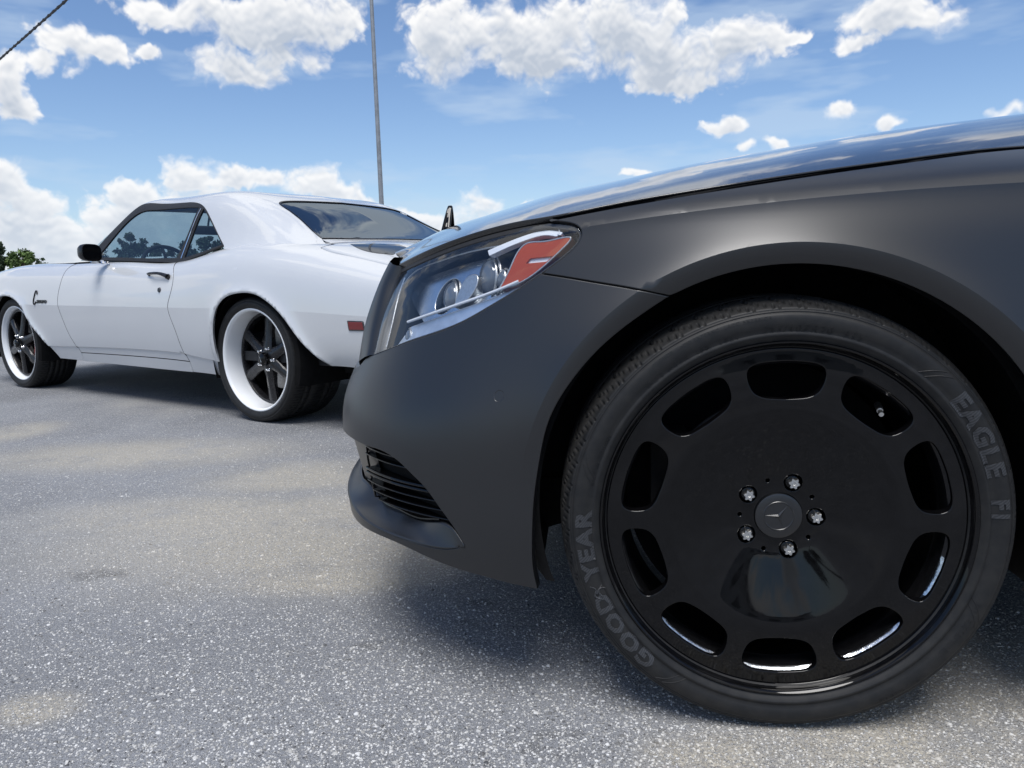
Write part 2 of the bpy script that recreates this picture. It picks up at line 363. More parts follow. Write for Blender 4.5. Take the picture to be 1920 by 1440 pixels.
def glass_mat(name, tint, ior=1.5, rough=0.0, dirt=0.0):
    """single sheet glazing: fresnel mirror over tinted see-through"""
    m = bpy.data.materials.new(name); m.use_nodes = True; N = m.node_tree.nodes; L = m.node_tree.links; N.clear()
    t = N.new('ShaderNodeBsdfTransparent'); t.inputs[0].default_value = (*tint, 1); g = N.new('ShaderNodeBsdfGlossy'); g.inputs['Roughness'].default_value = rough; g.inputs[0].default_value = (1, 1, 1, 1)
    f = N.new('ShaderNodeFresnel'); ge = N.new('ShaderNodeNewGeometry'); io = N.new('ShaderNodeMapRange'); io.inputs['To Min'].default_value = ior; io.inputs['To Max'].default_value = 1/ior; L.new(ge.outputs['Backfacing'], io.inputs[0]); L.new(io.outputs[0], f.inputs[0]); mx = N.new('ShaderNodeMixShader'); L.new(f.outputs[0], mx.inputs[0]); L.new(t.outputs[0], mx.inputs[1]); L.new(g.outputs[0], mx.inputs[2])
    o = N.new('ShaderNodeOutputMaterial'); L.new(mx.outputs[0], o.inputs[0]); MAT[name] = m; return m
satin = pmat('satin_black_paint', (.0050, .0055, .0068), .34, spec=.86)
hood_paint = pmat('hood_paint', (.0040, .0044, .0054), .20, spec=.5, coat=1.0, coat_r=.045)
gloss_black = pmat('gloss_black', (.003, .003, .0035), .04, spec=.36); vary(gloss_black, 60, .3, rough_amt=.015)
black_plastic = vary(pmat('black_plastic', (.013, .013, .014), .55), 60, .2, .15, 500)
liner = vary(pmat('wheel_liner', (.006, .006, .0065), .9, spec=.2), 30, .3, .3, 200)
rubber = pmat('rubber', (.016, .0165, .018), .55, spec=.35)
white_paint = vary(pmat('white_paint', (.57, .585, .60), .32, coat=1.0, coat_r=.015), 4, .015)
MAT['white_paint'].node_tree.nodes['Principled BSDF'].inputs['Coat IOR'].default_value = 1.7
white_rim = vary(pmat('white_rim_paint', (.80, .82, .84), .3, coat=.6, coat_r=.05), 10, .02)
spoke_black = vary(pmat('spoke_black', (.012, .012, .0135), .28), 40, .2, rough_amt=.05)
chrome = pmat('chrome', (.82, .83, .85), .1, metal=1)
silver = vary(pmat('silver_metal', (.62, .62, .61), .32, metal=1), 200, .12, .2, 900)
dark_metal = vary(pmat('dark_metal', (.10, .10, .105), .4, metal=1), 60, .2)
disc_metal = vary(pmat('brake_disc_metal', (.30, .29, .28), .38, metal=1), 90, .2)
red_paint = pmat('red_caliper', (.5, .03, .025), .35, coat=.5)
amber = pmat('amber_plastic', (.36, .048, .006), .3, coat=.3)
def ribs(m):
    N, L, b = nodes(m); tc = N.new('ShaderNodeTexCoord'); w_ = N.new('ShaderNodeTexWave'); w_.inputs['Scale'].default_value = 200; w_.bands_direction = 'Z'; L.new(tc.outputs['Object'], w_.inputs['Vector']); p_ = N.new('ShaderNodeBump'); p_.inputs['Strength'].default_value = .18; p_.inputs['Distance'].default_value = .001; L.new(w_.outputs['Fac'], p_.inputs['Height']); L.new(p_.outputs[0], b.inputs['Normal'])
ribs(amber)
redlens = pmat('red_lens', (.16, .012, .012), .18, coat=.8)
lamp_glass = glass_mat('lamp_lens', (.95, .965, .98), 1.62)
side_glass = glass_mat('tinted_side_glass', (.58, .69, .74), 1.5)
rear_glass = glass_mat('tinted_rear_glass', (.16, .20, .24), 2.3); rear_glass.node_tree.nodes['Glossy BSDF'].inputs[0].default_value = (.80, .91, 1, 1)
lamp_inner = vary(pmat('lamp_housing', (.72, .75, .79), .30, metal=.85), 30, .2)
lamp_dark = pmat('lamp_dark', (.025, .027, .03), .15)
clear_guide = pmat('lamp_light_guide', (.72, .75, .80), .12, coat=1)
projector = pmat('projector_glass', (.10, .12, .15), .03, coat=1)
interior = vary(pmat('interior_vinyl', (.018, .019, .021), .6), 40, .2)
# ------------------------------------------------------------------ shapes
def _basis(xs):
    # natural cubic spline: matrix of second derivatives, linear in data
    n=len(xs); h=np.diff(xs); A=np.eye(n); B=np.zeros((n,n))
    for i in range(1,n-1):
        A[i,i-1]=h[i-1]; A[i,i]=2*(h[i-1]+h[i]); A[i,i+1]=h[i]
        B[i,i-1]=6/h[i-1]; B[i,i]=-6/h[i-1]-6/h[i]; B[i,i+1]=6/h[i]
    return np.linalg.solve(A,B)
class Spline:
    """natural cubic spline through knots xs; eval returns weights on the data"""
    def __init__(self,xs): self.xs=np.asarray(xs,float); self.M=_basis(self.xs)
    def weights(self,x):
        xs=self.xs; x=np.clip(np.asarray(x,float),xs[0]-.5*(xs[-1]-xs[0]),xs[-1]+.5*(xs[-1]-xs[0]))
        i=np.clip(np.searchsorted(xs,x)-1,0,len(xs)-2); h=xs[i+1]-xs[i]
        t=np.clip((x-xs[i])/h,-3,4); a=1-t; b=t
        lo=x<xs[0]; hi=x>xs[-1]
        W=np.zeros((len(x),len(xs))); r=np.arange(len(x))
        W[r,i]+=a; W[r,i+1]+=b
        ca=np.where(lo|hi,0,(a**3-a)*h*h/6); cb=np.where(lo|hi,0,(b**3-b)*h*h/6)
        W+=ca[:,None]*self.M[i]+cb[:,None]*self.M[i+1]
        if lo.any():   # linear continuation with the end slope
            k=np.where(lo)[0]; d=(x[k]-xs[0]); h0=xs[1]-xs[0]
            W[k]+=d[:,None]*(-h0/6*self.M[1]-h0/3*self.M[0])
        if hi.any():
            k=np.where(hi)[0]; d=(x[k]-xs[-1]); h0=xs[-1]-xs[-2]
            W[k]+=d[:,None]*(h0/6*self.M[-2]+h0/3*self.M[-1])
        return W
class Grid:
    """tensor spline surface, G[i][j] = 3-vector at us[i],vs[j]"""
    def __init__(self,us,vs,G): self.U=Spline(us); self.V=Spline(vs); self.G=np.asarray(G,float)
    def __call__(self,u,v):
        return np.einsum('ni,nj,ijk->nk',self.U.weights(u),self.V.weights(v),self.G)
def curve(pts,n,closed=False):
    """smooth curve through points, n samples, chord length knots"""
    P=np.asarray(pts,float)
    if len(P)==2:
        t=np.linspace(0,1,n)[:,None]; return P[0]*(1-t)+P[1]*t
    k=np.concatenate([[0],np.cumsum(np.linalg.norm(np.diff(P,axis=0),axis=1))])
    return Spline(k).weights(np.linspace(0,k[-1],n))@P
def sstep(a,b,x):
    t=np.clip((x-a)/(b-a),0,1); return t*t*(3-2*t)

# --- black saloon: frame s forward, w outward (left), z up; origin under the front wheel
MC=-.93            # centreline
ARCH_C=(0.0,.363); ARCH_R=.381; FLARE_R=.413
_MZ=[.20,.30,.39,.50,.58,.65,.73,.80,.86,.92]
_MN=13
_MS={ # plan curves: (s,w) from the door round to the nose
 .20:[(-1.6,-.01),(-1.0,.0),(-.5,.012),(0,.02),(.25,.012),(.40,-.004),(.54,-.042),(.65,-.105),(.735,-.195),(.79,-.305),(.832,-.45),(.862,-.65),(.877,-.93)],
 .30:[(-1.6,.005),(-1.0,.014),(-.5,.022),(0,.026),(.25,.020),(.40,.006),(.55,-.036),(.665,-.105),(.75,-.195),(.805,-.305),(.847,-.45),(.877,-.65),(.892,-.93)],
 .39:[(-1.6,.02),(-1.0,.026),(-.5,.030),(0,.030),(.25,.022),(.40,.008),(.555,-.036),(.675,-.105),(.763,-.200),(.818,-.310),(.858,-.455),(.885,-.65),(.90,-.93)],
 .50:[(-1.6,.03),(-1.0,.033),(-.5,.034),(0,.032),(.25,.022),(.40,.003),(.552,-.044),(.668,-.115),(.752,-.208),(.805,-.315),(.843,-.455),(.868,-.65),(.882,-.93)],
 .58:[(-1.6,.032),(-1.0,.034),(-.5,.034),(0,.030),(.25,.016),(.39,-.010),(.535,-.064),(.640,-.135),(.715,-.225),(.764,-.330),(.800,-.465),(.826,-.65),(.842,-.93)],
 .65:[(-1.6,.028),(-1.0,.030),(-.5,.030),(0,.024),(.25,.006),(.385,-.026),(.515,-.084),(.612,-.155),(.683,-.245),(.733,-.350),(.770,-.480),(.798,-.66),(.815,-.93)],
 .73:[(-1.6,.016),(-1.0,.018),(-.5,.018),(0,.012),(.24,-.008),(.365,-.040),(.485,-.098),(.580,-.172),(.650,-.262),(.700,-.368),(.738,-.495),(.768,-.67),(.788,-.93)],
 .80:[(-1.6,.002),(-1.0,.003),(-.5,.003),(0,-.002),(.22,-.022),(.345,-.056),(.460,-.116),(.552,-.192),(.620,-.282),(.672,-.386),(.711,-.510),(.742,-.68),(.765,-.93)],
 .86:[(-1.6,-.02),(-1.0,-.02),(-.5,-.022),(0,-.028),(.21,-.050),(.330,-.086),(.438,-.146),(.525,-.220),(.592,-.308),(.645,-.410),(.685,-.53),(.717,-.69),(.742,-.93)],
 .92:[(-1.6,-.05),(-1.0,-.052),(-.5,-.056),(0,-.064),(.20,-.088),(.315,-.124),(.416,-.182),(.498,-.252),(.564,-.336),(.618,-.434),(.659,-.55),(.692,-.70),(.719,-.93)]}
for _z,_d in ((.39,-.012),(.50,-.003),(.58,.010),(.65,.028),(.73,.036),(.80,.034),(.86,.03),(.92,.03)):
    _MS[_z]=[(a+_d*min(1,max(0,(i-6)/4)),b) for i,(a,b) in enumerate(_MS[_z])]
_u0=np.array(_MS[.50]); MU=np.concatenate([[0],np.cumsum(np.linalg.norm(np.diff(_u0,axis=0),axis=1))])
MU=MU-MU[3]        # u = 0 at the wheel centre, metres forward along the body
_mg=Grid(MU,_MZ,[[(_MS[z][i][0],_MS[z][i][1],z) for z in _MZ] for i in range(_MN)])
_SH=np.polyfit([-.33,-.2,-.07,.05,.15,.30,.40],[.851,.8475,.8415,.8335,.8255,.8105,.799],3)
def shoulder_z(s): # crease along the fender
    return np.polyval(_SH,np.clip(s,-.45,.42))+.004*np.clip(-.45-np.asarray(s),0,3)
def merc(u,z,inset=0.):
    P=_mg(u,z); s=P[:,0]
    rho=np.hypot(s-ARCH_C[0],P[:,2]-ARCH_C[1]); ang=np.degrees(np.arctan2(P[:,2]-ARCH_C[1],s-ARCH_C[0]))
    fade=sstep(2,40,ang)*(1-sstep(165,178,ang))     # lip fades out low on the bumper
    out=.017*np.exp(-np.clip(rho-FLARE_R,0,9)/.05)
    band=np.clip(FLARE_R-rho,0,.06)
    P[:,1]+=fade*(out-.18*band-8.5*band*band)
    # shoulder: crease, then the top leans in, scoop below it
    k=1-sstep(.27,.40,s); d=P[:,2]-shoulder_z(s)
    P[:,1]-=k*(np.clip(d,0,1)*.40+np.clip(d-.006,0,.09)**2*24-.007*np.exp(-np.clip(-d,0,1)/.022)*(d<0)-.007*(d>=0))
    if np.any(inset):
        e=1e-3; n=np.cross(merc(u+e,z)-merc(u-e,z),merc(u,z+e)-merc(u,z-e)); n/=np.linalg.norm(n,axis=1)[:,None]
        n*=np.sign(n[:,1]+n[:,0])[:,None]; P=P-n*np.asarray(inset).reshape(-1,1)
    return P

# --- white coupe: frame s forward, w outward (left), z up; origin under the rear wheel
CC=-.855
_CS=[-1.10,-.90,-.50,-.10,.30,.65,1.20,1.80,2.30,2.75,3.15,3.45,3.62]
# per station: (w,z) rocker bottom, rocker line, crease | upper1, upper2, shoulder, deck edge, centre
_CROW=[
 [(-.05,.315),(.000,.37),(.022,.555),(.008,.65),(-.030,.715),(-.115,.757),(-.24,.775),(CC,.790)],
 [(-.02,.313),(.012,.37),(.036,.563),(.022,.67),(-.018,.745),(-.105,.790),(-.23,.812),(CC,.832)],
 [(-.01,.313),(.022,.37),(.046,.580),(.034,.70),(-.006,.800),(-.095,.862),(-.22,.892),(CC,.912)],
 [(-.01,.228),(.022,.335),(.048,.594),(.038,.72),(.000,.835),(-.085,.905),(-.22,.926),(CC,.940)],
 [(-.012,.224),(.018,.322),(.044,.595),(.034,.72),(-.002,.830),(-.075,.902),(-.20,.912),(CC,.915)],
 [(-.014,.228),(.014,.335),(.040,.595),(.030,.70),(.000,.795),(-.060,.850),(-.18,.862),(CC,.865)],
 [(-.014,.231),(.012,.342),(.038,.598),(.028,.70),(-.002,.800),(-.058,.856),(-.18,.868),(CC,.872)],
 [(-.014,.236),(.012,.338),(.040,.602),(.028,.71),(-.002,.810),(-.062,.866),(-.18,.882),(CC,.905)],
 [(-.012,.240),(.014,.330),(.044,.606),(.030,.715),(-.002,.818),(-.065,.872),(-.18,.890),(CC,.930)],
 [(-.012,.240),(.014,.330),(.046,.610),(.030,.715),(-.002,.815),(-.066,.868),(-.18,.886),(CC,.925)],
 [(-.02,.245),(.006,.335),(.036,.600),(.018,.700),(-.016,.790),(-.085,.838),(-.2,.856),(CC,.885)],
 [(-.06,.26),(-.03,.345),(-.004,.580),(-.02,.660),(-.05,.735),(-.12,.778),(-.24,.798),(CC,.815)],
 [(-.16,.29),(-.13,.36),(-.10,.560),(-.11,.620),(-.14,.680),(-.2,.712),(-.3,.728),(CC,.745)]]
_CVL=[-.37,-.265,0.]; _CVU=[0.,.13,.24,.345,.475,1.14]
_cl=Grid(_CS,_CVL,[[(s,*r[j]) for j in (0,1,2)] for s,r in zip(_CS,_CROW)])
_cu=Grid(_CS,_CVU,[[(s,*r[j]) for j in range(2,8)] for s,r in zip(_CS,_CROW)])
def camaro(u,v):
    u=np.asarray(u,float); v=np.asarray(v,float)
    P=np.where((v<0)[:,None],_cl(u,np.minimum(v,0)),_cu(u,np.maximum(v,0)))
    P[:,1]=np.where(P[:,1]<CC,2*CC-P[:,1],P[:,1])
    return P
# glasshouse: stations s, rows belt -> roof centre (v 0..1), v>1 is the far side
_GS=[2.10,1.90,1.55,1.35,1.15,.75,.45,.20,-.05,-.30,-.50]
_GROW=[
 [(-.075,.80),(-.10,.82),(-.15,.84),(-.22,.855),(-.5,.87),(CC,.880)],
 [(-.075,.84),(-.105,.895),(-.150,.935),(-.23,.960),(-.5,.97),(CC,.975)],
 [(-.075,.85),(-.13,.985),(-.190,1.110),(-.26,1.140),(-.5,1.155),(CC,1.160)],
 [(-.075,.85),(-.145,1.02),(-.222,1.205),(-.290,1.236),(-.5,1.245),(CC,1.250)],
 [(-.075,.85),(-.15,1.03),(-.230,1.205),(-.305,1.244),(-.5,1.260),(CC,1.266)],
 [(-.075,.85),(-.15,1.03),(-.232,1.203),(-.312,1.243),(-.5,1.260),(CC,1.267)],
 [(-.078,.86),(-.15,1.03),(-.232,1.188),(-.312,1.226),(-.5,1.240),(CC,1.246)],
 [(-.085,.87),(-.15,1.00),(-.235,1.118),(-.318,1.150),(-.5,1.170),(CC,1.180)],
 [(-.095,.88),(-.155,.955),(-.235,1.012),(-.305,1.036),(-.5,1.058),(CC,1.068)],
 [(-.105,.88),(-.155,.905),(-.215,.926),(-.28,.940),(-.5,.956),(CC,.963)],
 [(-.11,.86),(-.15,.872),(-.20,.884),(-.26,.890),(-.5,.898),(CC,.902)]]
_GV=[0.,.2,.40,.50,.68,1.]
_gg=Grid(_GS[::-1],_GV,[[(s,*q) for q in r] for s,r in zip(_GS[::-1],_GROW[::-1])])
def glasshouse(u,v):
    v=np.asarray(v,float); far=v>1
    P=_gg(u,np.where(far,2-v,v)); P[:,1]=np.where(far,2*CC-P[:,1],P[:,1]); return P

# ------------------------------------------------------------------ outlines on the body surfaces (metres)
D = {
 'hood_gap': [(-0.4044,0.9218),(-0.2252,0.9036),(-0.0990,0.8888),(0.0329,0.8738),(0.1723,0.8588),(0.3126,0.8434),(0.4357,0.8284)],
 'hood_front': [(0.4357,0.8284),(0.5018,0.8239),(0.5820,0.8148),(0.6626,0.8003),(0.7595,0.7802),(0.8530,0.7616)],
 'lamp_tip': [(0.4357,0.8284),(0.3931,0.8229),(0.3673,0.8147),(0.3563,0.8026),(0.3576,0.7903),(0.3723,0.7719),(0.3946,0.7551),(0.4171,0.7397)],
 'lamp_low': [(0.4171,0.7397),(0.4644,0.7117),(0.5136,0.6861),(0.5643,0.6612),(0.6209,0.6422),(0.6881,0.6252),(0.7765,0.6023),(0.8227,0.5930)],
 'lamp_front': [(0.8227,0.5930),(0.8327,0.6181),(0.8430,0.6456),(0.8523,0.6931),(0.8597,0.7340),(0.8530,0.7616)],
 'bump_gap': [(0.4171,0.7397),(0.3645,0.7330),(0.3008,0.7238),(0.2347,0.7133),(0.1772,0.7008)],
 'arch_front': [(0.1772,0.7008),(0.2474,0.6531),(0.3193,0.5887),(0.3456,0.5533),(0.3617,0.5190),(0.3709,0.4840),(0.3782,0.4485),(0.3908,0.3807),(0.3949,0.3179),(0.3936,0.2586),(0.3880,0.2294)],
 'bottom': [(0.3880,0.2294),(0.4274,0.2334),(0.4880,0.2420),(0.5368,0.2477),(0.6063,0.2589),(0.6661,0.2680),(0.7413,0.2745),(0.7987,0.2824)],
 'blade': [(0.5174,0.2928),(0.5387,0.3265),(0.5652,0.3591),(0.5861,0.3833),(0.6135,0.4039),(0.6463,0.4237),(0.7053,0.4368),(0.7365,0.4366),(0.7850,0.4391)],
 'shelf_crease': [(0.5174,0.2928),(0.5475,0.2837),(0.6203,0.2806),(0.6848,0.2818),(0.7693,0.2849),(0.8386,0.2904)],
 'shelf_inner': [(0.5172,0.2947),(0.5451,0.3186),(0.6239,0.3115),(0.7124,0.3082),(0.8129,0.3100),(0.8683,0.3237)],
 'sensor': [(0.4538,0.5474),(0.4439,0.5478)],
 'slat0': [(0.7584,0.4204),(0.7073,0.4216),(0.6637,0.4153)],
 'slat1': [(0.7711,0.4040),(0.6969,0.4061),(0.6383,0.3972)],
 'slat2': [(0.8208,0.3805),(0.7196,0.3779),(0.6553,0.3759),(0.6027,0.3761)],
 'slat3': [(0.8197,0.3724),(0.7210,0.3705),(0.6564,0.3688),(0.5962,0.3684)],
 'slat4': [(0.7868,0.3627),(0.6970,0.3547),(0.6295,0.3604)],
 'slat5': [(0.7578,0.3562),(0.6739,0.3473),(0.5797,0.3457)],
 'slat6': [(0.7344,0.3454),(0.6539,0.3334),(0.5663,0.3313)],
 'drl': [(0.5759,0.7857),(0.5349,0.7978),(0.4863,0.8094),(0.4425,0.8149),(0.4107,0.8120),(0.3808,0.8033)],
 'drl2': [(0.5680,0.7773),(0.5278,0.7907),(0.4798,0.8028),(0.4399,0.8077),(0.4080,0.8032),(0.3820,0.7988)],
 'amber': [(0.5141,0.7208),(0.5044,0.7533),(0.4960,0.7841),(0.4868,0.7927),(0.4656,0.7963),(0.4281,0.7967),(0.3828,0.7961),(0.3957,0.7814),(0.4194,0.7598),(0.4449,0.7412),(0.4786,0.7263)],
 'amber_slot': [(0.4711,0.7595),(0.4640,0.7693),(0.4092,0.7714),(0.4216,0.7615)],
 'guide': [(0.7330,0.6622),(0.6562,0.6802),(0.5943,0.6964),(0.5369,0.7117),(0.4951,0.7243),(0.4731,0.7315)],
 'brow': [(0.8569,0.7261),(0.8233,0.7523),(0.7346,0.7747),(0.6562,0.7879),(0.5889,0.7959),(0.5394,0.7996)],
 'rib': [(0.7967,0.6133),(0.8095,0.6631),(0.8290,0.7233),(0.8305,0.7438)],
 'fin': [(0.6260,0.6954),(0.6279,0.7230),(0.6199,0.7460),(0.5961,0.7465),(0.5900,0.7292),(0.6053,0.7021)],
 'proj1': [(0.6869,0.7202)],
 'proj2': [(0.5866,0.7503)],
 'proj3': [(0.5356,0.7409)],
 'proj4': [(0.7409,0.6395)],
 'hood_sil': [(-0.6822,-0.7500,1.0697),(-0.4502,-0.7500,1.0512),(-0.2813,-0.7500,1.0337),(-0.1070,-0.7500,1.0109),(0.0719,-0.7500,0.9863),(0.2543,-0.7500,0.9546),(0.4141,-0.7500,0.9249),(0.4903,-0.7500,0.9044),(0.5768,-0.7400,0.8807),(0.6638,-0.7100,0.8506),(0.7190,-0.6700,0.8198),(0.7444,-0.6000,0.7960)],
 'strip_out': [(0.6960,-0.3600,0.7797),(0.7032,-0.3600,0.7681),(0.7317,-0.3600,0.7179),(0.7599,-0.3600,0.6560),(0.7743,-0.3600,0.6029),(0.7804,-0.3600,0.5570)],
 'star': [(0.6969,-0.9300,0.9231),(0.6993,-0.9300,0.8613)],
 'c_doorf': [(1.9185,0.3094),(1.9451,0.2067),(1.9710,0.1153),(1.9849,0.0025),(1.9523,-0.0858),(1.9017,-0.1976),(1.8471,-0.2847),(1.8327,-0.3519)],
 'c_doorr': [(0.7223,0.3314),(0.6495,0.1731),(0.6710,0.0829),(0.6959,-0.0007),(0.6550,-0.1205),(0.6214,-0.2349),(0.5921,-0.3097)],
 'c_rock1': [(2.2300,-0.2715),(1.8369,-0.2696),(1.2554,-0.2635),(0.6338,-0.2605),(0.3059,-0.2793)],
 'c_rock2': [(1.8028,-0.3119),(1.1788,-0.3085),(0.5957,-0.3069)],
 'c_rarch': [(0.2769,-0.2498),(0.2554,-0.1679),(0.2645,-0.0940),(0.2234,-0.0139),(0.1408,0.0511),(0.0301,0.0765),(-0.1137,0.0735),(-0.2244,0.0297),(-0.3117,-0.0315),(-0.4030,-0.1349),(-0.5002,-0.2536),(-0.5551,-0.4028)],
 'c_farch': [(2.6437,0.0496),(2.4849,-0.0339),(2.4141,-0.1200),(2.3161,-0.2005),(2.2236,-0.2945),(2.1605,-0.3705)],
 'c_marker': [(-0.7587,-0.0323),(-0.8545,-0.0295),(-0.8629,-0.0801),(-0.7633,-0.0843)],
 'c_handle': [(0.9206,0.2325),(0.6989,0.2210),(0.6834,0.1787),(0.7710,0.1967)],
 'c_lock': [(0.7774,0.1260)],
 'c_emblem': [(2.3132,0.0112),(2.1459,0.0271),(2.2294,0.0869)],
 'c_mirrorfoot': [(2.0619,0.5430)],
 'g_out': [(1.7488,0.2613),(1.5950,0.3704),(1.4151,0.4270),(1.3987,0.4269),(1.3084,0.3989),(1.1027,0.4156),(0.8100,0.3920)],
 'g_outr': [(0.8100,0.3920),(0.7159,0.3722),(0.6342,0.3380),(0.5327,0.2586),(0.4355,0.1673),(0.3431,0.0819)],
 'g_low': [(0.3431,0.0819),(0.5072,0.0356),(0.7403,-0.0091)],
 'g_low2': [(0.7403,-0.0091),(0.7773,-0.0050),(1.1718,0.0167),(1.6563,0.0584)],
 'g_doorg': [(1.6714,0.1346),(1.5120,0.2799),(1.3310,0.3352),(1.2850,0.3436),(1.1460,0.3556),(0.9147,0.3550),(0.6720,0.3332)],
 'g_doorg2': [(0.6720,0.3332),(0.7194,0.1838),(0.7619,0.0244)],
 'g_doorg3': [(0.7619,0.0244),(1.1846,0.0399),(1.6614,0.0876)],
 'g_q1': [(0.6239,0.3236),(0.5152,0.2321),(0.4312,0.1563),(0.3577,0.0858)],
 'g_q2': [(0.3577,0.0858),(0.5138,0.0499),(0.6906,0.0201)],
 'g_q3': [(0.6906,0.0201),(0.6708,0.1801),(0.6239,0.3236)],
 'g_backl': [(-0.2877,0.4562),(-0.0720,0.5199),(0.0903,0.5399),(0.1921,0.5636)],
 'g_backt': [(0.1921,0.5636),(0.2209,0.6266),(0.2142,0.7102),(0.1906,0.8818)],
 'g_backb': [(-0.2877,0.4562),(-0.3781,0.6684)],
 'c_stripe': [(-0.4809,0.5180),(-0.5960,0.7552),(-0.6784,0.7184),(-0.7880,0.4919),(-0.7024,0.4483),(-0.5909,0.4626)],
 'c_lidgap': [(-0.4859,0.3534),(-0.6622,0.3442),(-0.8883,0.3402)],
 'c_mirror': [(1.4369,0.0700,0.9244)],
 'c_rvm': [(1.6416,-0.8550,1.0828)],
 'pole': [(0.0000,0.0000,0.0000)],
}
D = {k: np.array(v) for k, v in D.items()}

# ------------------------------------------------------------------ black saloon
saloon = empty('black_sedan_car', (.41774, 1.1435, 0), 3.02459, 'satin black luxury sedan with glossy black disc wheel, nose beside the white coupe', 'car')
UE = float(MU[-1])
def offset_poly(P, d):
    """shrink a closed outline by d"""
    P = np.asarray(P, float); T = np.roll(P, -1, 0)-np.roll(P, 1, 0); T /= np.linalg.norm(T, axis=1)[:, None]+1e-12
    a = np.sum(P[:, 0]*np.roll(P[:, 1], -1)-np.roll(P[:, 0], -1)*P[:, 1]); n = np.stack([-T[:, 1], T[:, 0]], 1)*(1 if a > 0 else -1)
    return P+n*d
def u_of(s, z):
    s = np.asarray(s, float); z = np.asarray(z, float); u = s.copy()
    for _ in range(12): u = u-(_mg(u, z)[:, 0]-s)*.9
    return u
def shoulder_line(u0, u1, n=90):
    u = np.linspace(u0, u1, n); z = np.full(n, .83)
    for _ in range(4): z = shoulder_z(_mg(u, z)[:, 0])
    return np.stack([u, z], 1)
def flare_line(a0, a1, n=80, R=FLARE_R):
    a = np.radians(np.linspace(a0, a1, n)); s = ARCH_C[0]+R*np.cos(a); z = ARCH_C[1]+R*np.sin(a); return np.stack([u_of(s, z), z], 1)
dz = np.array([0, .004])
gap = np.vstack([[(-.96, .952), (-.72, .936), (-.52, .922)], D['hood_gap']])
arc = flare_line(62.4, 172, 60, .380)
fender_outline = np.vstack([poly(np.vstack([D['bump_gap'][-1:], arc[1:]]), [arc[-1], (-.383, .33), (-.385, .25)], [(-.385, .25), (-.72, .25)], [(-.72, .25), (-.745, .6), (-.72, .932)],
    gap[1:]-dz, D['lamp_tip']-dz*np.linspace(1, 0, 8)[:, None], D['bump_gap'])])
panel('fender', merc, offset_poly(fender_outline, .0028), creases=[shoulder_line(-.715, .42)[3:-6], flare_line(62.9, 168)], h=.012, mat=satin, parent=saloon, mirror=MC, skirt=.014)
nose_z = .556
blade = np.vstack([D['blade'][:-1], [(.80, .438), (.95, .434), (1.2, .428), (UE, .425)]])
crease = np.vstack([D['shelf_crease'], [(.95, .296), (1.2, .30), (UE, .30)]])
bottom = np.vstack([D['bottom'][:6], [(.7413, .270), (.82, .268), (.95, .266), (1.2, .265), (UE, .265)]])
bumper_outline = poly(D['bump_gap'][::-1], D['lamp_low'], [D['lamp_low'][-1], (.845, .5905), (.88, .574), (.93, .560)], [(.93, .560), (1.2, nose_z), (UE, nose_z)], [(UE, nose_z), (UE, .425)],
    blade[::-1], crease, [(UE, .30), (UE, .265)], bottom[::-1], D['arch_front'][::-1])
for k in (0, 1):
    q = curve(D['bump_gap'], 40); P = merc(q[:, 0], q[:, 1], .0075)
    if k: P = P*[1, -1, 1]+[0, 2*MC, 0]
    MB().tube(P, .0055, 8).build('gap_shade', liner, saloon)  # dark strip laid behind the gap to act as its shade
sen = D['sensor'][0]; th = np.linspace(0, 2*np.pi, 25)[:-1]
sens = np.stack([sen[0]+.0098*np.cos(th), sen[1]+.0098*np.sin(th)], 1)
bumper = panel('front_bumper', merc, offset_poly(bumper_outline, .0022), holes=[sens], creases=[flare_line(8, 61.9)], h=.012, mat=satin, parent=saloon, mirror=MC, skirt=.022)
for b, mir in zip(bumper, (False, True)):
    o = panel('parking_sensor', lambda u, z: merc(u, z, .0006), offset_poly(sens, .0006), h=.004, mat=satin, parent=b, mirror=MC if mir else None, skirt=.004, rnd=.0006)
    if mir: bpy.data.objects.remove(o[0])
# lower lip: shelf, recess and intake grille
nS = 120
Bl = curve(blade, nS); Cr = curve(crease, nS); Sh_ = np.vstack([np.column_stack([D['shelf_inner'], [0, .012, .035, .050, .055, .046]]), [(.93, D['shelf_inner'][-1][1]+.004, .034), (1.05, .330, .030), (1.2, .334, .030), (UE, .334, .030)]])
Sh = curve(Sh_[:, :2], nS); ins = np.clip(np.interp(Sh[:, 0], Sh_[:, 0], Sh_[:, 2]), 0, .09)
shelf0 = merc(Cr[:, 0], Cr[:, 1]); shelf1 = merc(Sh[:, 0], Sh[:, 1], ins); wall0 = merc(Bl[:, 0], Bl[:, 1], .016*np.ones(nS)); wall1 = merc(Sh[:, 0], Sh[:, 1]+.002, ins+.004)
rows = [shelf0*(1-t)+shelf1*t+np.array([0, 0, -.004])*(4*t*(1-t)) for t in np.linspace(0, 1, 10)]
for o, b in zip(sheet('lip_shelf', rows, satin, None, mirror=MC, thick=.003), bumper): o.parent = b
kx = int(np.argmin(abs(Bl[:, 0]-.79)))
back_rows = [wall0*(1-t)+wall1*t for t in np.linspace(0, 1, 8)]+[wall1-np.array([0, 0, .03])]
for o, b in zip(sheet('intake_backing', [r[:kx+1]-np.array([.006, .004, 0])*np.linspace(0, 1, kx+1)[:, None] for r in back_rows], liner, None, mirror=MC), bumper): o.parent = b
for o, b in zip(sheet('intake_recess', [r[kx-5:] for r in back_rows], satin, None, mirror=MC), bumper): o.parent = b
bo = D['blade'][np.argsort(D['blade'][:, 1])]
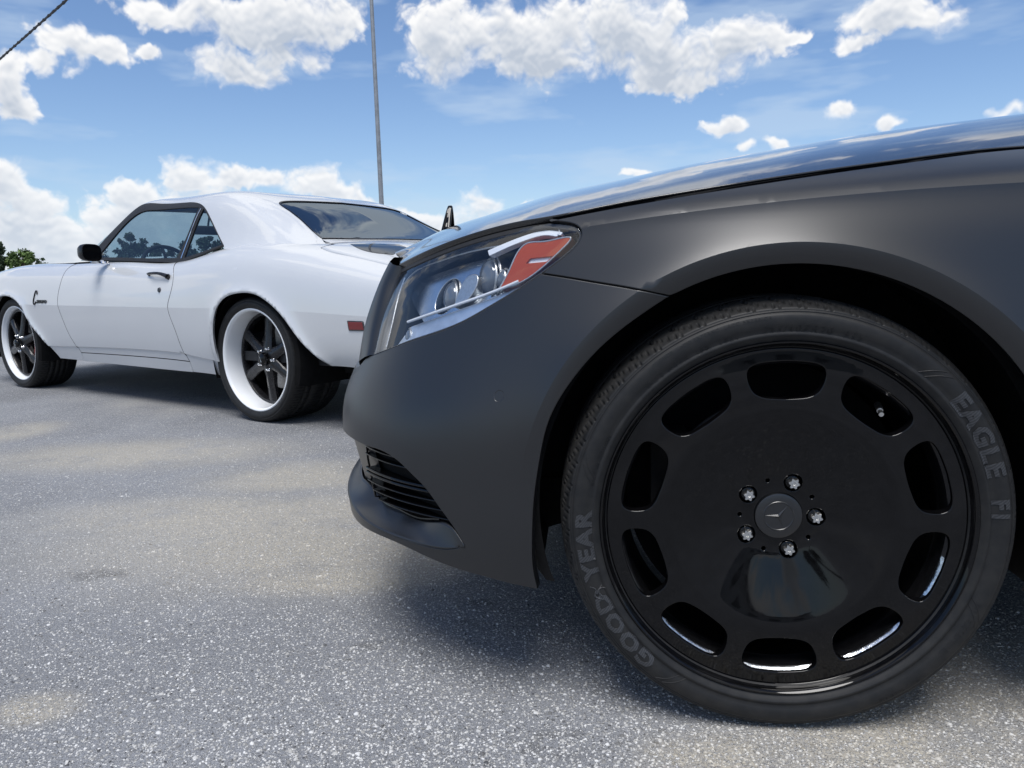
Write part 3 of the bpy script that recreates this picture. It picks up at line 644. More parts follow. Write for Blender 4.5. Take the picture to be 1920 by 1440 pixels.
for i, zl in enumerate((.424, .409, .3815, .3735, .358, .343, .328)):
    ur = np.interp(zl, bo[:, 1], bo[:, 0])+.003; q = np.stack([np.linspace(.786-.02*max(0, i-4), ur, 40), zl+.004*np.linspace(1, 0, 40)**2], 1); P = merc(q[:, 0], q[:, 1], .018)
    dpt = merc(q[:, 0], q[:, 1], .062)
    for k in (0, 1):
        m_ = np.array([1, -1, 1]) if k else 1; a_ = np.array([0, 2*MC, 0]) if k else 0
        mb = MB(); mb.tube((P)*m_+a_, .0030 if i in (2, 3) else .0014, 8)
        lo = P*m_+a_; hi = dpt*m_+a_; n = len(P)
        mb.add(np.vstack([lo+[0, 0, .0008], lo-[0, 0, .0008], hi-[0, 0, .0008], hi+[0, 0, .0008]]), [(j, j+1, n+j+1, n+j) for j in range(n-1)]+[(n+j, n+j+1, 2*n+j+1, 2*n+j) for j in range(n-1)]+[(2*n+j, 2*n+j+1, 3*n+j+1, 3*n+j) for j in range(n-1)]+[(3*n+j, 3*n+j+1, j+1, j) for j in range(n-1)])
        mb.build('slat', gloss_black, bumper[k])
# intake rim bead along the blade's end
for k in (0, 1):
    m_ = np.array([1, -1, 1]) if k else 1; a_ = np.array([0, 2*MC, 0]) if k else 0
    q0 = merc(Sh[:kx, 0], Sh[:kx, 1]+.003, ins[:kx]*.8+.002); q1 = merc(np.array([.79, .795, .795, .785]), np.array([.325, .36, .40, .428]), np.array([.03, .028, .024, .02]))
    MB().tube(np.vstack([q0[8:], q1])*m_+a_, .0022, 8).build('intake_rim', gloss_black, bumper[k])

# hood: rows run from the near edge over the crown to the far edge
edge_uv = np.vstack([gap[:3], D['hood_gap'], D['hood_front'][1:]])
E3 = merc(edge_uv[:, 0], edge_uv[:, 1]+.003)
sil = D['hood_sil']; S3 = np.vstack([[(-1.30, -.75, 1.125), (-1.06, -.75, 1.103), (-.86, -.75, 1.085)], sil])
C3 = np.array([(q[0], MC, q[2]+.013) for q in S3[:9]]+[(.43, MC, .936), (.51, MC, .915), (.60, MC, .890), (.69, MC, .860), (.750, MC, .828), (.785, MC, .797)])
kE = np.concatenate([[0], np.cumsum(np.linalg.norm(np.diff(E3, axis=0), axis=1))])
prof = []
for i in range(len(E3)):
    E_, S_, C_ = E3[i], S3[i], C3[i]
    def mixp(t, g_): q = E_*(1-t)+S_*t; q = q.copy(); q[2] = E_[2]+(S_[2]-E_[2])*g_; return q
    mid = S_*.5+C_*.5; mid[2] = S_[2]+(C_[2]-S_[2])*.68
    prof.append([E_, mixp(.08, .125), mixp(.40, .505), S_, mid, C_])
hg = Grid(kE, [0, .06, .28, .68, .77, .86], prof)
def hood(u, v): return hg(u, v)
na, nb_ = 150, 64
vv = .86*(np.linspace(0, 1, nb_)**1.3)
rows = []
for v in vv: rows.append(hg(np.linspace(0, kE[-1], na), np.full(na, v)))
fold = [rows[0]-[0, .0012, .0035]-np.array([0, .004, 0]), ]
lip = [rows[0]+np.array([0, -.010, -.016]), rows[0]+np.array([0, -.0015, -.0045]), rows[0]+np.array([0, .0004, -.0014])]
half = lip+rows
full = half+[r*[1, -1, 1]+[0, 2*MC, 0] for r in half[::-1][1:]]
hood_o = sheet('hood', full, hood_paint, saloon)
# front edge of the hood folds down
front = np.array([r[-1] for r in full]); MB().add(np.vstack([front, front+[-.001, 0, -.004], front+[-.012, 0, -.012]]), [(j, j+1, len(front)+j+1, len(front)+j) for j in range(len(front)-1)]+[(len(front)+j, len(front)+j+1, 2*len(front)+j+1, 2*len(front)+j) for j in range(len(front)-1)]).build('leading_edge', hood_paint, hood_o)

# hood ornament: pointed arch with a double M
st0, st1 = D['star'][0], D['star'][1]
oc = np.array([.698, MC, .840]); orn = MB(); oh = st0[2]-oc[2]; ow = .036
arch_pts = [(0, 1.0), (.22, .88), (.50, .66), (.80, .38), (.98, .12), (.92, .02), (.5, 0)]; lft = [(-x, y) for x, y in arch_pts[::-1]][:-1]
ring2 = np.vstack([curve(np.array([(0, -.02)]+arch_pts[::-1]), 40), curve(np.array([(0, 1.0)]+[(-x, y) for x, y in arch_pts[1:]]+[(0, -.02)]), 40)[1:]])
for ds in (-.009, 0, .009): orn.tube([oc+np.array([ds*(1-.75*max(0, y))-.010*y, x*ow, y*oh]) for x, y in ring2], .0052, 10)
for x0, y0, x1, y1 in ((-.55, .08, -.30, .55), (-.30, .55, 0, .16), (0, .16, .30, .55), (.30, .55, .55, .08), (-.25, .08, -.10, .78), (-.10, .78, 0, .5), (0, .5, .10, .78), (.10, .78, .25, .08)):
    orn.tube([oc+np.array([-.012*(y0), x0*ow, y0*oh]), oc+np.array([-.012*(y1), x1*ow, y1*oh])], .0028, 8)
orn.lathe([(.0, .004), (.014, .002), (.017, -.01), (.0, -.012)], 24, 'z', tuple(oc))
pl_ = [oc+np.array([-.010*y, x*ow*.95, y*oh*.97]) for x, y in ring2[:-1:2]]; npl = len(pl_); orn.add([p+[.003, 0, 0] for p in pl_]+[p-[.003, 0, 0] for p in pl_], [tuple(range(npl)), tuple(range(npl, 2*npl))[::-1]]+[(i, (i+1) % npl, npl+(i+1) % npl, npl+i) for i in range(npl)])
orn.build('hood_ornament', gloss_black, hood_o)

# headlamps
top = D['hood_front'][::-1]-dz*1.0
lamp_outline = poly(top[:-1].tolist()+[D['hood_front'][0]-dz], D['lamp_tip']-dz*np.linspace(1, 0, 8)[:, None], D['lamp_low'], D['lamp_front'][:-1].tolist()+[top[0]])
_ht, _lo = D['hood_front'][np.argsort(D['hood_front'][:, 0])], D['lamp_low'][np.argsort(D['lamp_low'][:, 0])]
def lens_t(u, z):
    u = np.asarray(u, float); zt = np.interp(u, _ht[:, 0], _ht[:, 1]); zl = np.interp(u, _lo[:, 0], _lo[:, 1]); hgt_ = np.maximum(zt-zl, .02)
    return np.clip((np.asarray(z)-zl)/hgt_, 0, 1.1), hgt_*sstep(.36, .52, u)
def lens_in(u, z):      # the cover leans back and rolls over towards the hood
    t, hh = lens_t(u, z); return merc(u, z, .0022+.10*hh*np.clip(t-.30, 0, 1)**2)
lens = panel('headlight', lens_in, offset_poly(lamp_outline, .0030), h=.012, mat=lamp_glass, parent=saloon, mirror=MC, skirt=.006, rnd=.0015)
def on(k): return (np.array([1, -1, 1]), np.array([0, 2*MC, 0])) if k else (np.array([1, 1, 1]), np.zeros(3))
def both(name, fn, mat):
    for k in (0, 1):
        mb = MB(); m_, a_ = on(k); fn(mb, lambda P: np.asarray(P)*m_+a_); mb.build(name, mat, lens[k])
def subpanel(name, outline, inset, mat, h=.008, skirt=.02, parent_list=lens, **kw):
    o = panel(name, lambda u, z: merc(u, z, inset), outline, h=h, mat=mat, parent=None, mirror=MC, skirt=skirt, **kw)
    for a, b in zip(o, parent_list): a.parent = b
    return o
subpanel('lamp_seal', offset_poly(lamp_outline, .0004), .0075, black_plastic, holes=[offset_poly(lamp_outline, .0062)], skirt=.004)
def bucket(u, z):
    return merc(u, z, .085)
subpanel('housing', offset_poly(lamp_outline, .004), .088, lamp_inner, h=.014, skirt=0)
def wallfn(mb, T):
    q = resample(offset_poly(lamp_outline, .0055), .01); a = merc(q[:, 0], q[:, 1], .010); b = merc(q[:, 0], q[:, 1], .090); n = len(q)
    mb.add(np.vstack([T(a), T(b)]), [(i, (i+1) % n, n+(i+1) % n, n+i) for i in range(n)])
both('housing_wall', wallfn, lamp_dark)
subpanel('amber_reflector', curve(np.vstack([D['amber'], D['amber'][:1]]), 90)[:-1], .012, amber, holes=[D['amber_slot']], h=.006, skirt=.025, rnd=.001)
subpanel('reflector_slot', D['amber_slot'], .016, clear_guide, h=.006, skirt=.01)
fill_mat = vary(pmat('lamp_fill_silver', (.55, .58, .62), .22, metal=1), 25, .2)
def strip(name, key, w, inset, mat, dz_=0.):
    q = curve(D[key], 60)
    def fn(mb, T): mb.tube(T(merc(q[:, 0], q[:, 1]+dz_, inset)), w, 10)
    both(name, fn, mat)
drl = np.vstack([curve(D['drl'], 40)[:-5], curve(D['drl2'], 40)[:-6][::-1]])
subpanel('daytime_strip', drl, .012, clear_guide, h=.005, skirt=.012, rnd=.001)
aq = np.vstack([D['amber'], D['amber'][:1]])
def amb_edge(mb, T):
    q = curve(aq, 120); mb.tube(T(merc(q[:, 0], q[:, 1], .0125)), .0016, 8, cap=False)
both('reflector_trim', amb_edge, silver)
strip('light_guide', 'guide', .0028, .012, clear_guide); strip('light_rib', 'rib', .0013, .014, silver); strip('brow_trim', 'brow', .0016, .022, silver)
gl = curve(D['guide'], 40); ll = curve(D['lamp_low'][2:], 40)
lower = np.vstack([gl-[0, .006], np.array([(u, z) for u, z in curve(D['lamp_low'][1:-1], 40)])+[0, .007]])
subpanel('lower_reflector', lower, .022, lamp_inner, h=.008, skirt=.01)
bz = np.vstack([curve(D['brow'][:5], 40)-[.003, .006], curve(D['guide'][:4], 40)[::-1]+[0, .009]])
bzh = [D['proj1'][0]+.037*np.stack([np.cos(np.linspace(0, 2*np.pi, 41)[:-1]), np.sin(np.linspace(0, 2*np.pi, 41)[:-1])], 1)*[1.0, .92]]
subpanel('fill_reflector', bz, .046, fill_mat, holes=[np.clip(bzh[0], [-9, -9], [9, 9])], h=.010, skirt=.014)  # silver sheet added so that mirrored sky brightens the lamp
subpanel('fin', curve(np.vstack([D['fin'], D['fin'][:1]]), 50)[:-1], .026, silver, h=.006, skirt=.03)
def proj(key, R, inset, flatten=.45):
    c2 = D[key][0]; c3 = merc(c2[:1], c2[1:], inset)[0]
    n3 = merc(c2[:1], c2[1:], inset-.01)[0]-c3; n3 = n3/np.linalg.norm(n3)*.35+np.array([.9, .25, 0]); n3 /= np.linalg.norm(n3)
    a = np.cross(n3, (0, 0, 1)); a /= np.linalg.norm(a); b = np.cross(a, n3)
    def lens_fn(mb, T):
        V = []; F = []; n = 32; m = 9
        for j in range(m):
            t = j/(m-1)*np.pi/2
            for k in range(n):
                p = 2*np.pi*k/n; V.append(c3+R*np.cos(t)*(np.cos(p)*a+np.sin(p)*b)+n3*R*flatten*2*np.sin(t)*.6)
        F = [(j*n+k, j*n+(k+1) % n, (j+1)*n+(k+1) % n, (j+1)*n+k) for j in range(m-1) for k in range(n)]
        mb.add(T(np.array(V)), F)
    both('projector_lens', lens_fn, projector)
    def ring_fn(mb, T):
        for rr, dd, w in ((R*1.06, 0., .0026), (R*1.22, -.006, .0022)):
            t = np.linspace(0, 2*np.pi, 49); mb.tube(T(np.array([c3+rr*(np.cos(x)*a+np.sin(x)*b)+n3*dd for x in t])), w, 8, cap=False)
        n = 40; V = []
        for rr, dd in ((R*1.22, -.006), (R*1.1, -.03), (R*.6, -.045)):
            for k in range(n): p = 2*np.pi*k/n; V.append(c3+rr*(np.cos(p)*a+np.sin(p)*b)+n3*dd)
        mb.add(T(np.array(V)), [(j*n+k, j*n+(k+1) % n, (j+1)*n+(k+1) % n, (j+1)*n+k) for j in range(2) for k in range(n)])
    both('projector_ring', ring_fn, silver)
proj('proj1', .031, .060); proj('proj2', .034, .050); proj('proj3', .016, .034); proj('proj4', .016, .030)

# grille frame and bars
lf = curve(D['lamp_front'], 30); L3 = merc(lf[:, 0], lf[:, 1])+np.array([.004, -.002, 0]); so = curve(D['strip_out'], 30)[::-1]
mid = (L3+so)/2+np.array([.012, .004, 0]); inn = so+np.array([-.03, -.05, 0]); rim2 = so+np.array([.002, -.02, 0])
gr = sheet('grille_frame', [L3-np.array([.03, 0, 0]), L3, L3*.7+mid*.3+[.004, 0, 0], mid, so*.8+mid*.2+[.002, 0, 0], so, rim2, inn], satin, saloon, mirror=MC)
y0, y1 = -.40, 2*MC+.40
grille = MB().add([(.735, y0, .56), (.735, y1, .56), (.67, y1, .755), (.67, y0, .755)], [(0, 1, 2, 3)]).build('grille', liner, saloon, smooth=False)
for i in range(4):
    z = .60+.042*i; s_ = .775-.0016*i*10
    mb = MB(); t = np.linspace(-1, 1, 31); P = np.array([(s_-.035*x*x, MC+x*(MC-y0)*-1, z) for x in t])
    n = len(P); mb.add(np.vstack([P+[0, 0, .008], P+[.006, 0, 0], P-[0, 0, .008], P-[.03, 0, .004], P-[.03, 0, -.004]]), [(a*n+j, a*n+j+1, ((a+1) % 5)*n+j+1, ((a+1) % 5)*n+j) for a in range(5) for j in range(n-1)])
    mb.build('grille_bar', gloss_black, grille)

# wheel housings
def housing(x, parent, R=.405, front=None):
    for k in (0, 1):
        m_, a_ = on(k); ang = np.radians(np.linspace(-20, 200, 70)); V = []; sec = [(R-.022, -.018), (R-.006, -.024), (R+.004, -.05), (R+.008, -.29), (R*.5, -.31)]
        for t in ang:
            for r, w in sec: V.append((x+r*np.cos(t)*(1.0), w, max(.363+r*np.sin(t), .235)))
        m = len(sec); sheet_ = MB().add(np.array(V)*m_+a_, [(i*m+j, i*m+j+1, (i+1)*m+j+1, (i+1)*m+j) for i in range(len(ang)-1) for j in range(m-1)]); sheet_.build('wheel_housing', liner, parent)
housing(0, saloon); housing(-3.165, saloon)
MB().box((-.95, MC, .30), (1.0, 1.72, .18)).box((-2.0, MC, .26), (1.5, 1.60, .12)).box((.40, MC, .30), (.40, 1.30, .08)).box((-3.0, MC, .34), (2.2, 1.2, .16)).build('underbody', liner, saloon, smooth=False)

# doors, rear quarter, cabin (beyond the frame edge, simpler)
panel('front_door', merc, offset_poly(poly([(-.725, .25), (-1.80, .25)], [(-1.80, .25), (-1.82, .95)], [(-1.82, .95), (-.96, .950), (-.735, .933)], [(-.735, .933), (-.755, .6), (-.725, .25)]), .002), creases=[shoulder_line(-.76, -1.80, 60)], h=.03, mat=satin, parent=saloon, mirror=MC)
panel('rear_door', merc, offset_poly(poly([(-1.81, .25), (-2.75, .25)], [(-2.75, .25), (-2.72, .95)], [(-2.72, .95), (-1.83, .95)], [(-1.83, .95), (-1.81, .25)]), .002), creases=[shoulder_line(-1.83, -2.72, 60)], h=.035, mat=satin, parent=saloon, mirror=MC)
ra = np.array([(-3.165+.385*math.cos(a), .363+.385*math.sin(a)) for a in np.radians(np.linspace(-14, 194, 60))])
panel('rear_quarter', merc, offset_poly(poly([(-2.76, .25), (-2.77, .262)], [(-2.77, .262), ra[0]], ra, [ra[-1], (-3.56, .27)], [(-3.56, .27), (-4.30, .30)], [(-4.30, .30), (-4.36, .60), (-4.30, .93)], [(-4.30, .93), (-2.73, .95)], [(-2.73, .95), (-2.76, .25)]), .002), h=.035, mat=satin, parent=saloon, mirror=MC)
def side_z(s): return .95
cabS = [-.78, -1.25, -1.65, -2.2, -2.8, -3.2, -3.75]
cabR = [[(-.10, .95), (-.12, .965), (-.2, .985), (-.5, 1.03), (MC, 1.05)], [(-.09, .95), (-.16, 1.10), (-.24, 1.20), (-.5, 1.235), (MC, 1.25)], [(-.085, .95), (-.19, 1.22), (-.29, 1.37), (-.5, 1.41), (MC, 1.425)],
        [(-.085, .95), (-.20, 1.27), (-.31, 1.425), (-.5, 1.465), (MC, 1.48)], [(-.09, .95), (-.20, 1.25), (-.32, 1.405), (-.5, 1.44), (MC, 1.455)], [(-.10, .95), (-.19, 1.17), (-.31, 1.30), (-.5, 1.335), (MC, 1.345)], [(-.13, .95), (-.18, 1.00), (-.30, 1.05), (-.5, 1.07), (MC, 1.08)]]
cg = Grid(cabS[::-1], [0, .3, .5, .7, 1.], [[(s, *q) for q in r] for s, r in zip(cabS[::-1], cabR[::-1])])
cu, cv = np.linspace(-3.75, -.78, 60), np.linspace(0, 1, 20)
half = [cg(cu, np.full(60, v)) for v in cv]; full_c = half+[r*[1, -1, 1]+[0, 2*MC, 0] for r in half[::-1][1:]]
sheet('cabin_glazing', full_c, rear_glass, saloon)
ru = np.linspace(-3.15, -1.62, 40); hr = [cg(ru, np.full(40, v)) for v in np.linspace(.47, 1, 14)]; fr = hr+[r*[1, -1, 1]+[0, 2*MC, 0] for r in hr[::-1][1:]]
sheet('roof', [r+np.array([0, 0, .006]) for r in fr], satin, saloon)
td = [np.array([(s, w, .955+.09*(1-((w-MC)/.87)**2)*.9-.02*max(0, -3.8-s)) for s in np.linspace(-4.34, -3.6, 16)]) for w in np.linspace(-.07, 2*MC+.07, 40)]
sheet('trunk_lid', td, satin, saloon)
tp = [np.array([(-4.34-.05*math.sin((z-.3)/.66*math.pi), w, z) for z in np.linspace(.28, .96, 14)]) for w in np.linspace(-.06, 2*MC+.06, 24)]
sheet('tail_panel', tp, satin, saloon)

# ------------------------------------------------------------------ saloon wheel
def tyre_mesh(prof, R, n, groove=None, ground=None, axis_flat=0.):
    """lathed tyre with cut tread; prof (r,y)"""
    prof = np.array(prof, float); t = np.arange(n)*2*np.pi/n
    r = np.repeat(prof[None, :, 0], n, 0); y = np.repeat(prof[None, :, 1], n, 0); T = np.repeat(t[:, None], len(prof), 1)
    if groove is not None: r = r-groove(T, r, y)
    X = r*np.cos(T); Z = r*np.sin(T)
    if ground is not None:
        low = np.clip(ground-Z, 0, 1); Z = np.maximum(Z, ground); y = y+np.where(y > -.1, 1, -1)*low*.35
    V = np.stack([X, y, Z], 2).reshape(-1, 3); m = len(prof)
    F = [(k*m+j, k*m+j+1, ((k+1) % n)*m+j+1, ((k+1) % n)*m+j) for k in range(n) for j in range(m-1)]
    me = mesh_from(V, F); fix_normals(me); return me
half_prof = [(.262, -.012), (.268, -.003), (.2735, .0005), (.2800, .0032), (.2845, .0072), (.2880, .0078), (.2905, .0062), (.2925, .0058), (.2985, .0085), (.306, .0102), (.314, .0105), (.320, .0096), (.3240, .0076), (.3248, .0058), (.3254, .0058), (.3262, .0064), (.3284, .0050), (.3290, .0034), (.3296, .0034), (.3304, .0036), (.3335, .0005), (.3365, -.0040), (.3395, -.0095), (.3420, -.0150), (.3440, -.0200), (.3458, -.0255), (.3472, -.0310), (.3484, -.0370), (.3494, -.0430), (.3502, -.0500), (.3508, -.0570), (.3509, -.0640), (.3430, -.0645), (.3430, -.0735), (.3512, -.0740), (.3518, -.0950), (.3519, -.1000), (.3435, -.1005), (.3435, -.1100), (.3520, -.1105), (.3520, -.1180)]
half_prof = [(.352-(.352-r)*.86, y) for r, y in half_prof]
tw = -.118
tp_ = half_prof+[(r, 2*tw-y) for r, y in half_prof[::-1][1:]]
def groove_m(T, r, y):
    per = 2*np.pi/56; sl = (y+.010)*(-1.2)+.10*np.sin(np.clip((y+.06)/.06, 0, 1)*np.pi)
    ph = ((T+sl) % per)-per/2; wdt = .0056
    k = np.exp(-(ph/wdt)**6)*sstep(.3335, .3390, r)*(y > -.064)
    k2 = np.exp(-(ph/wdt)**4)*((y < 2*tw+.064))*sstep(.340, .344, r)
    return .009*np.maximum(k, k2)
wheel_z = .345
rub = rubber; Nn, Ll, bb = nodes(rub); tcx = Nn.new('ShaderNodeTexCoord'); nz = Nn.new('ShaderNodeTexNoise'); nz.inputs['Scale'].default_value = 55; nz.inputs['Detail'].default_value = 6; Ll.new(tcx.outputs['Object'], nz.inputs['Vector'])
rp = Nn.new('ShaderNodeValToRGB'); rp.color_ramp.elements[0].position = .35; rp.color_ramp.elements[0].color = (.010, .0105, .0115, 1); rp.color_ramp.elements[1].position = .75; rp.color_ramp.elements[1].color = (.020, .0195, .019, 1); Ll.new(nz.outputs['Fac'], rp.inputs[0]); sx = Nn.new('ShaderNodeSeparateXYZ'); Ll.new(tcx.outputs['Object'], sx.inputs[0]); cx_ = Nn.new('ShaderNodeCombineXYZ'); Ll.new(sx.outputs[0], cx_.inputs[0]); Ll.new(sx.outputs[2], cx_.inputs[2]); ln_ = Nn.new('ShaderNodeVectorMath'); ln_.operation = 'LENGTH'; Ll.new(cx_.outputs[0], ln_.inputs[0])
du = Nn.new('ShaderNodeMapRange'); Ll.new(ln_.outputs['Value'], du.inputs[0]); du.inputs['From Min'].default_value = .3375; du.inputs['From Max'].default_value = .3445; nz3 = Nn.new('ShaderNodeTexNoise'); nz3.inputs['Scale'].default_value = 120; nz3.inputs['Detail'].default_value = 5; Ll.new(tcx.outputs['Object'], nz3.inputs['Vector'])
dm_ = Nn.new('ShaderNodeMath'); dm_.operation = 'MULTIPLY'; Ll.new(du.outputs[0], dm_.inputs[0]); Ll.new(nz3.outputs['Fac'], dm_.inputs[1]); mxr = Nn.new('ShaderNodeMix'); mxr.data_type = 'RGBA'; Ll.new(dm_.outputs[0], mxr.inputs['Factor']); Ll.new(rp.outputs[0], mxr.inputs['A']); mxr.inputs['B'].default_value = (.055, .053, .050, 1); Ll.new(mxr.outputs['Result'], bb.inputs['Base Color'])
bpn = Nn.new('ShaderNodeBump'); bpn.inputs['Strength'].default_value = .15; bpn.inputs['Distance'].default_value = .001; nz2 = Nn.new('ShaderNodeTexNoise'); nz2.inputs['Scale'].default_value = 900; Ll.new(tcx.outputs['Object'], nz2.inputs['Vector']); Ll.new(nz2.outputs['Fac'], bpn.inputs['Height']); Ll.new(bpn.outputs[0], bb.inputs['Normal'])

def face_y(r):
    return np.interp(r, [0, .055, .066, .172, .183, .21, .24, .252, .272], [-.0425, -.0425, -.0405, -.0118, -.0102, -.0100, -.0102, -.0110, -.0125])
_fr = np.linspace(0, .275, 45); _fs = Spline(_fr); _fy = face_y(_fr)
_k = np.array([1, 4, 6, 4, 1])/16; _fy = np.convolve(np.pad(_fy, 2, 'edge'), _k, 'valid')
def face(x, z):
    r = np.hypot(x, z); return np.stack([x, _fs.weights(r)@_fy, z], 1)
def rot(P, a): c, s = math.cos(a), math.sin(a); return np.stack([P[:, 0]*c-P[:, 1]*s, P[:, 0]*s+P[:, 1]*c], 1)
win = np.array([(0, .2555), (.028, .2537), (.0470, .2498), (.0580, .2420), (.0602, .2310), (.0565, .2160), (.0490, .2035), (.036, .1960), (.018, .1935), (0, .1928)])
win = np.vstack([win, win[::-1][1:-1]*[-1, 1]]); win = curve(np.vstack([win, win[:1]]), 70)[:-1]
circ_ = lambda r, n=28, c=(0, 0): np.stack([c[0]+r*np.cos(np.linspace(0, 2*np.pi, n+1)[:-1]), c[1]+r*np.sin(np.linspace(0, 2*np.pi, n+1)[:-1])], 1)
def polar(r, deg): return (r*math.cos(math.radians(deg)), r*math.sin(math.radians(deg)))
# seen from outside (from +y) the picture's x runs towards -s: mirror angles
BOLT = [180-a for a in (68, 144, 213, 287, 358)]; HOLE = [180-a for a in (107, 179, 249, 323, 31)]
holes = [rot(win, 2*math.pi*k/10) for k in range(10)]+[circ_(.0160, 30, polar(.0585, a)) for a in BOLT]+[circ_(.0052, 16, polar(.0600, a)) for a in HOLE]+[circ_(.0385, 60)]
ledge_mat = vary(pmat('rim_ledge_black', (.02, .02, .022), .10, metal=.6), 90, .25)
glint_mat = vary(pmat('glint_silver', (.62, .64, .67), .22, metal=1), 140, .35, .25, 400)  # silver that stands in for sky reflected on the ledge
def make_wheel(parent, loc, rz=0):
    me_parent = panel('wheel', face, circ_(.2722, 220), holes=holes, h=.009, hb=.0045, mat=gloss_black, parent=parent, skirt=.018, rnd=.0022, flip=True, wall=(0, -1, 0))
    w = me_parent; w.location = loc; w.rotation_euler = (0, 0, rz)
    tyre = link('tyre', tyre_mesh(tp_, .352, 1736, groove_m, -.345), rubber, w)
    MB().lathe([(.2862, -.001), (.2860, .0018), (.2846, .0032), (.2825, .0030), (.2800, .0008), (.2775, -.0060), (.2750, -.0125), (.2722, -.0150)], 180).build('rim_flange', gloss_black, w)
    MB().lathe([(.2490, -.054), (.2440, -.070), (.2380, -.12), (.2420, -.20), (.255, -.232), (.272, -.236)], 180).build('rim_barrel', gloss_black, w)
    MB().lathe([(.2595, -.0150), (.2565, -.0158), (.2525, -.0185), (.2490, -.0225), (.2484, -.032), (.2480, -.050), (.2460, -.056)], 180).build('rim_ledge', ledge_mat, w)
    MB().lathe([(.0, -.175), (.235, -.175), (.235, -.185), (.0, -.185)], 64).build('hub_backing', liner, w)
    MB().lathe([(.08, -.095), (.178, -.095), (.182, -.098), (.182, -.122), (.178, -.125), (.08, -.125)], 96).build('brake_disc', dark_metal, w)
    MB().lathe([(.0, -.048), (.075, -.055), (.08, -.09), (.085, -.12)], 64).build('disc_hat', liner, w)
    MB().box((.17, -.10, .05), (.06, .07, .16)).build('brake_caliper', liner, w, smooth=False)
    for pa, hw in ((234, 12), (269, 12.5), (306, 12), (339, 8)):     # sky reflection put in as silver strips on the ledge at the lower openings
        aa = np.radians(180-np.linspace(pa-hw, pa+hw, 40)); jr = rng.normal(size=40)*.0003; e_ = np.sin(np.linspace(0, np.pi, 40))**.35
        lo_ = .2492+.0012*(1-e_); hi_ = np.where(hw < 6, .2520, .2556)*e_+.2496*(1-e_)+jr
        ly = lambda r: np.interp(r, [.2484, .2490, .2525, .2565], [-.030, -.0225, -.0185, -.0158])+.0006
        sheet('edge_glint', [np.stack([r_*np.cos(aa), ly(r_), r_*np.sin(aa)], 1) for r_ in (lo_-.0006, lo_, lo_*.6+hi_*.4, hi_)], glint_mat, w)
    # centre cap with three pointed star
    cap = MB().lathe([(.0, -.0372), (.022, -.0372), (.0228, -.0365), (.0236, -.0365), (.0244, -.0372), (.034, -.0376), (.0365, -.0385), (.0372, -.042), (.0372, -.05)], 72)
    for a in (90+60+2, 180+90+2-0, 30-0):
        pass
    def star_arm(deg):
        a = math.radians(deg); d = np.array([math.cos(a), 0, math.sin(a)]); p = np.array([-math.sin(a), 0, math.cos(a)])
        b0 = np.array([0, -.0372, 0]); V = [b0+d*.0005+np.array([0, .0022, 0]), b0+d*.0215, b0+p*.0030+d*.0017, b0-p*.0030+d*.0017, b0-d*.002]
        return V, [(0, 2, 1), (0, 1, 3), (0, 4, 2), (0, 3, 4)]
    for deg in (180-52, 180-178, 180-292): cap.add(*star_arm(deg))
    cap.build('center_cap', satin, w, angle=25)
    for a in BOLT:
        x, z = polar(.0585, a)
        V = []; n = 36
        bolt = MB().lathe([(.0, -.0440), (.0090, -.0440), (.0118, -.0455), (.0135, -.0485), (.0160, -.0540), (.0160, -.06)], 32, c=(x, 0, z)); bolt.build('bolt_seat', gloss_black, w)
        rr = [(.0080+.0016*math.cos(6*2*math.pi*k/n)) for k in range(n)]
        for yy, kk in ((-.047, 1.0), (-.0345, 1.0), (-.0332, .90), (-.0332, .35), (-.0345, .25)):
            for k in range(n): t = 2*math.pi*k/n+.2; V.append((x+rr[k]*kk*math.cos(t), yy, z+rr[k]*kk*math.sin(t)))
        F = [(j*n+k, j*n+(k+1) % n, (j+1)*n+(k+1) % n, (j+1)*n+k) for j in range(4) for k in range(n)]+[tuple(range(4*n, 5*n))]
        MB().add(V, F).build('lug_bolt', silver, w, angle=40)
    # valve stem in the opening at the upper right
    va = math.radians(180-50); vx, vz = .232*math.cos(va), .232*math.sin(va); d = np.array([vx, 0, vz]); d /= np.linalg.norm(d)
    p0 = np.array([vx, -.055, vz]); MB().tube([p0, p0+np.array([0, .018, 0])-d*.004, p0+np.array([0, .026, 0])-d*.007], [.0052, .0050, .0046], 12).tube([p0+np.array([0, .026, 0])-d*.007, p0+np.array([0, .040, 0])-d*.011], .0036, 12).build('valve_stem', silver, w)
    # raised lettering on the sidewall
    def side_y(r): return np.interp(r, [q[0] for q in half_prof[:22]], [q[1] for q in half_prof[:22]])
    def ring_text(body, size, r0, centre_deg, mat, raise_=.0010, tilt=0., spacing=1.0, name='lettering', stretch=1.0, bold=0.):
        me = text_mesh(body, size, tilt, .0004, 2, spacing, bold)
        bm = bmesh.new(); bm.from_mesh(me); bmesh.ops.triangulate(bm, faces=bm.faces)
        for _ in range(4):
            es = [e for e in bm.edges if e.calc_length() > .0045]
            if not es: break
            bmesh.ops.subdivide_edges(bm, edges=es, cuts=1); bmesh.ops.triangulate(bm, faces=[f_ for f_ in bm.faces if len(f_.verts) > 3])
        bm.to_mesh(me); bm.free(); n = len(me.vertices); co = np.empty(n*3); me.vertices.foreach_get('co', co); co = co.reshape(-1, 3)
        # subdivide long faces is not needed at these sizes
        ang = math.radians(centre_deg)+co[:, 0]*stretch/r0     # picture angle: clockwise text means decreasing angle, mirrored axis makes it increase
        r = r0+co[:, 1]; X = r*np.cos(ang); Z = r*np.sin(ang); Y = side_y(r)+raise_+(co[:, 2]-.0004)*1.0
        me.vertices.foreach_set('co', np.stack([X, Y, Z], 1).ravel()); me.update(); fix_normals(me)
        return link(name, me, mat, w)
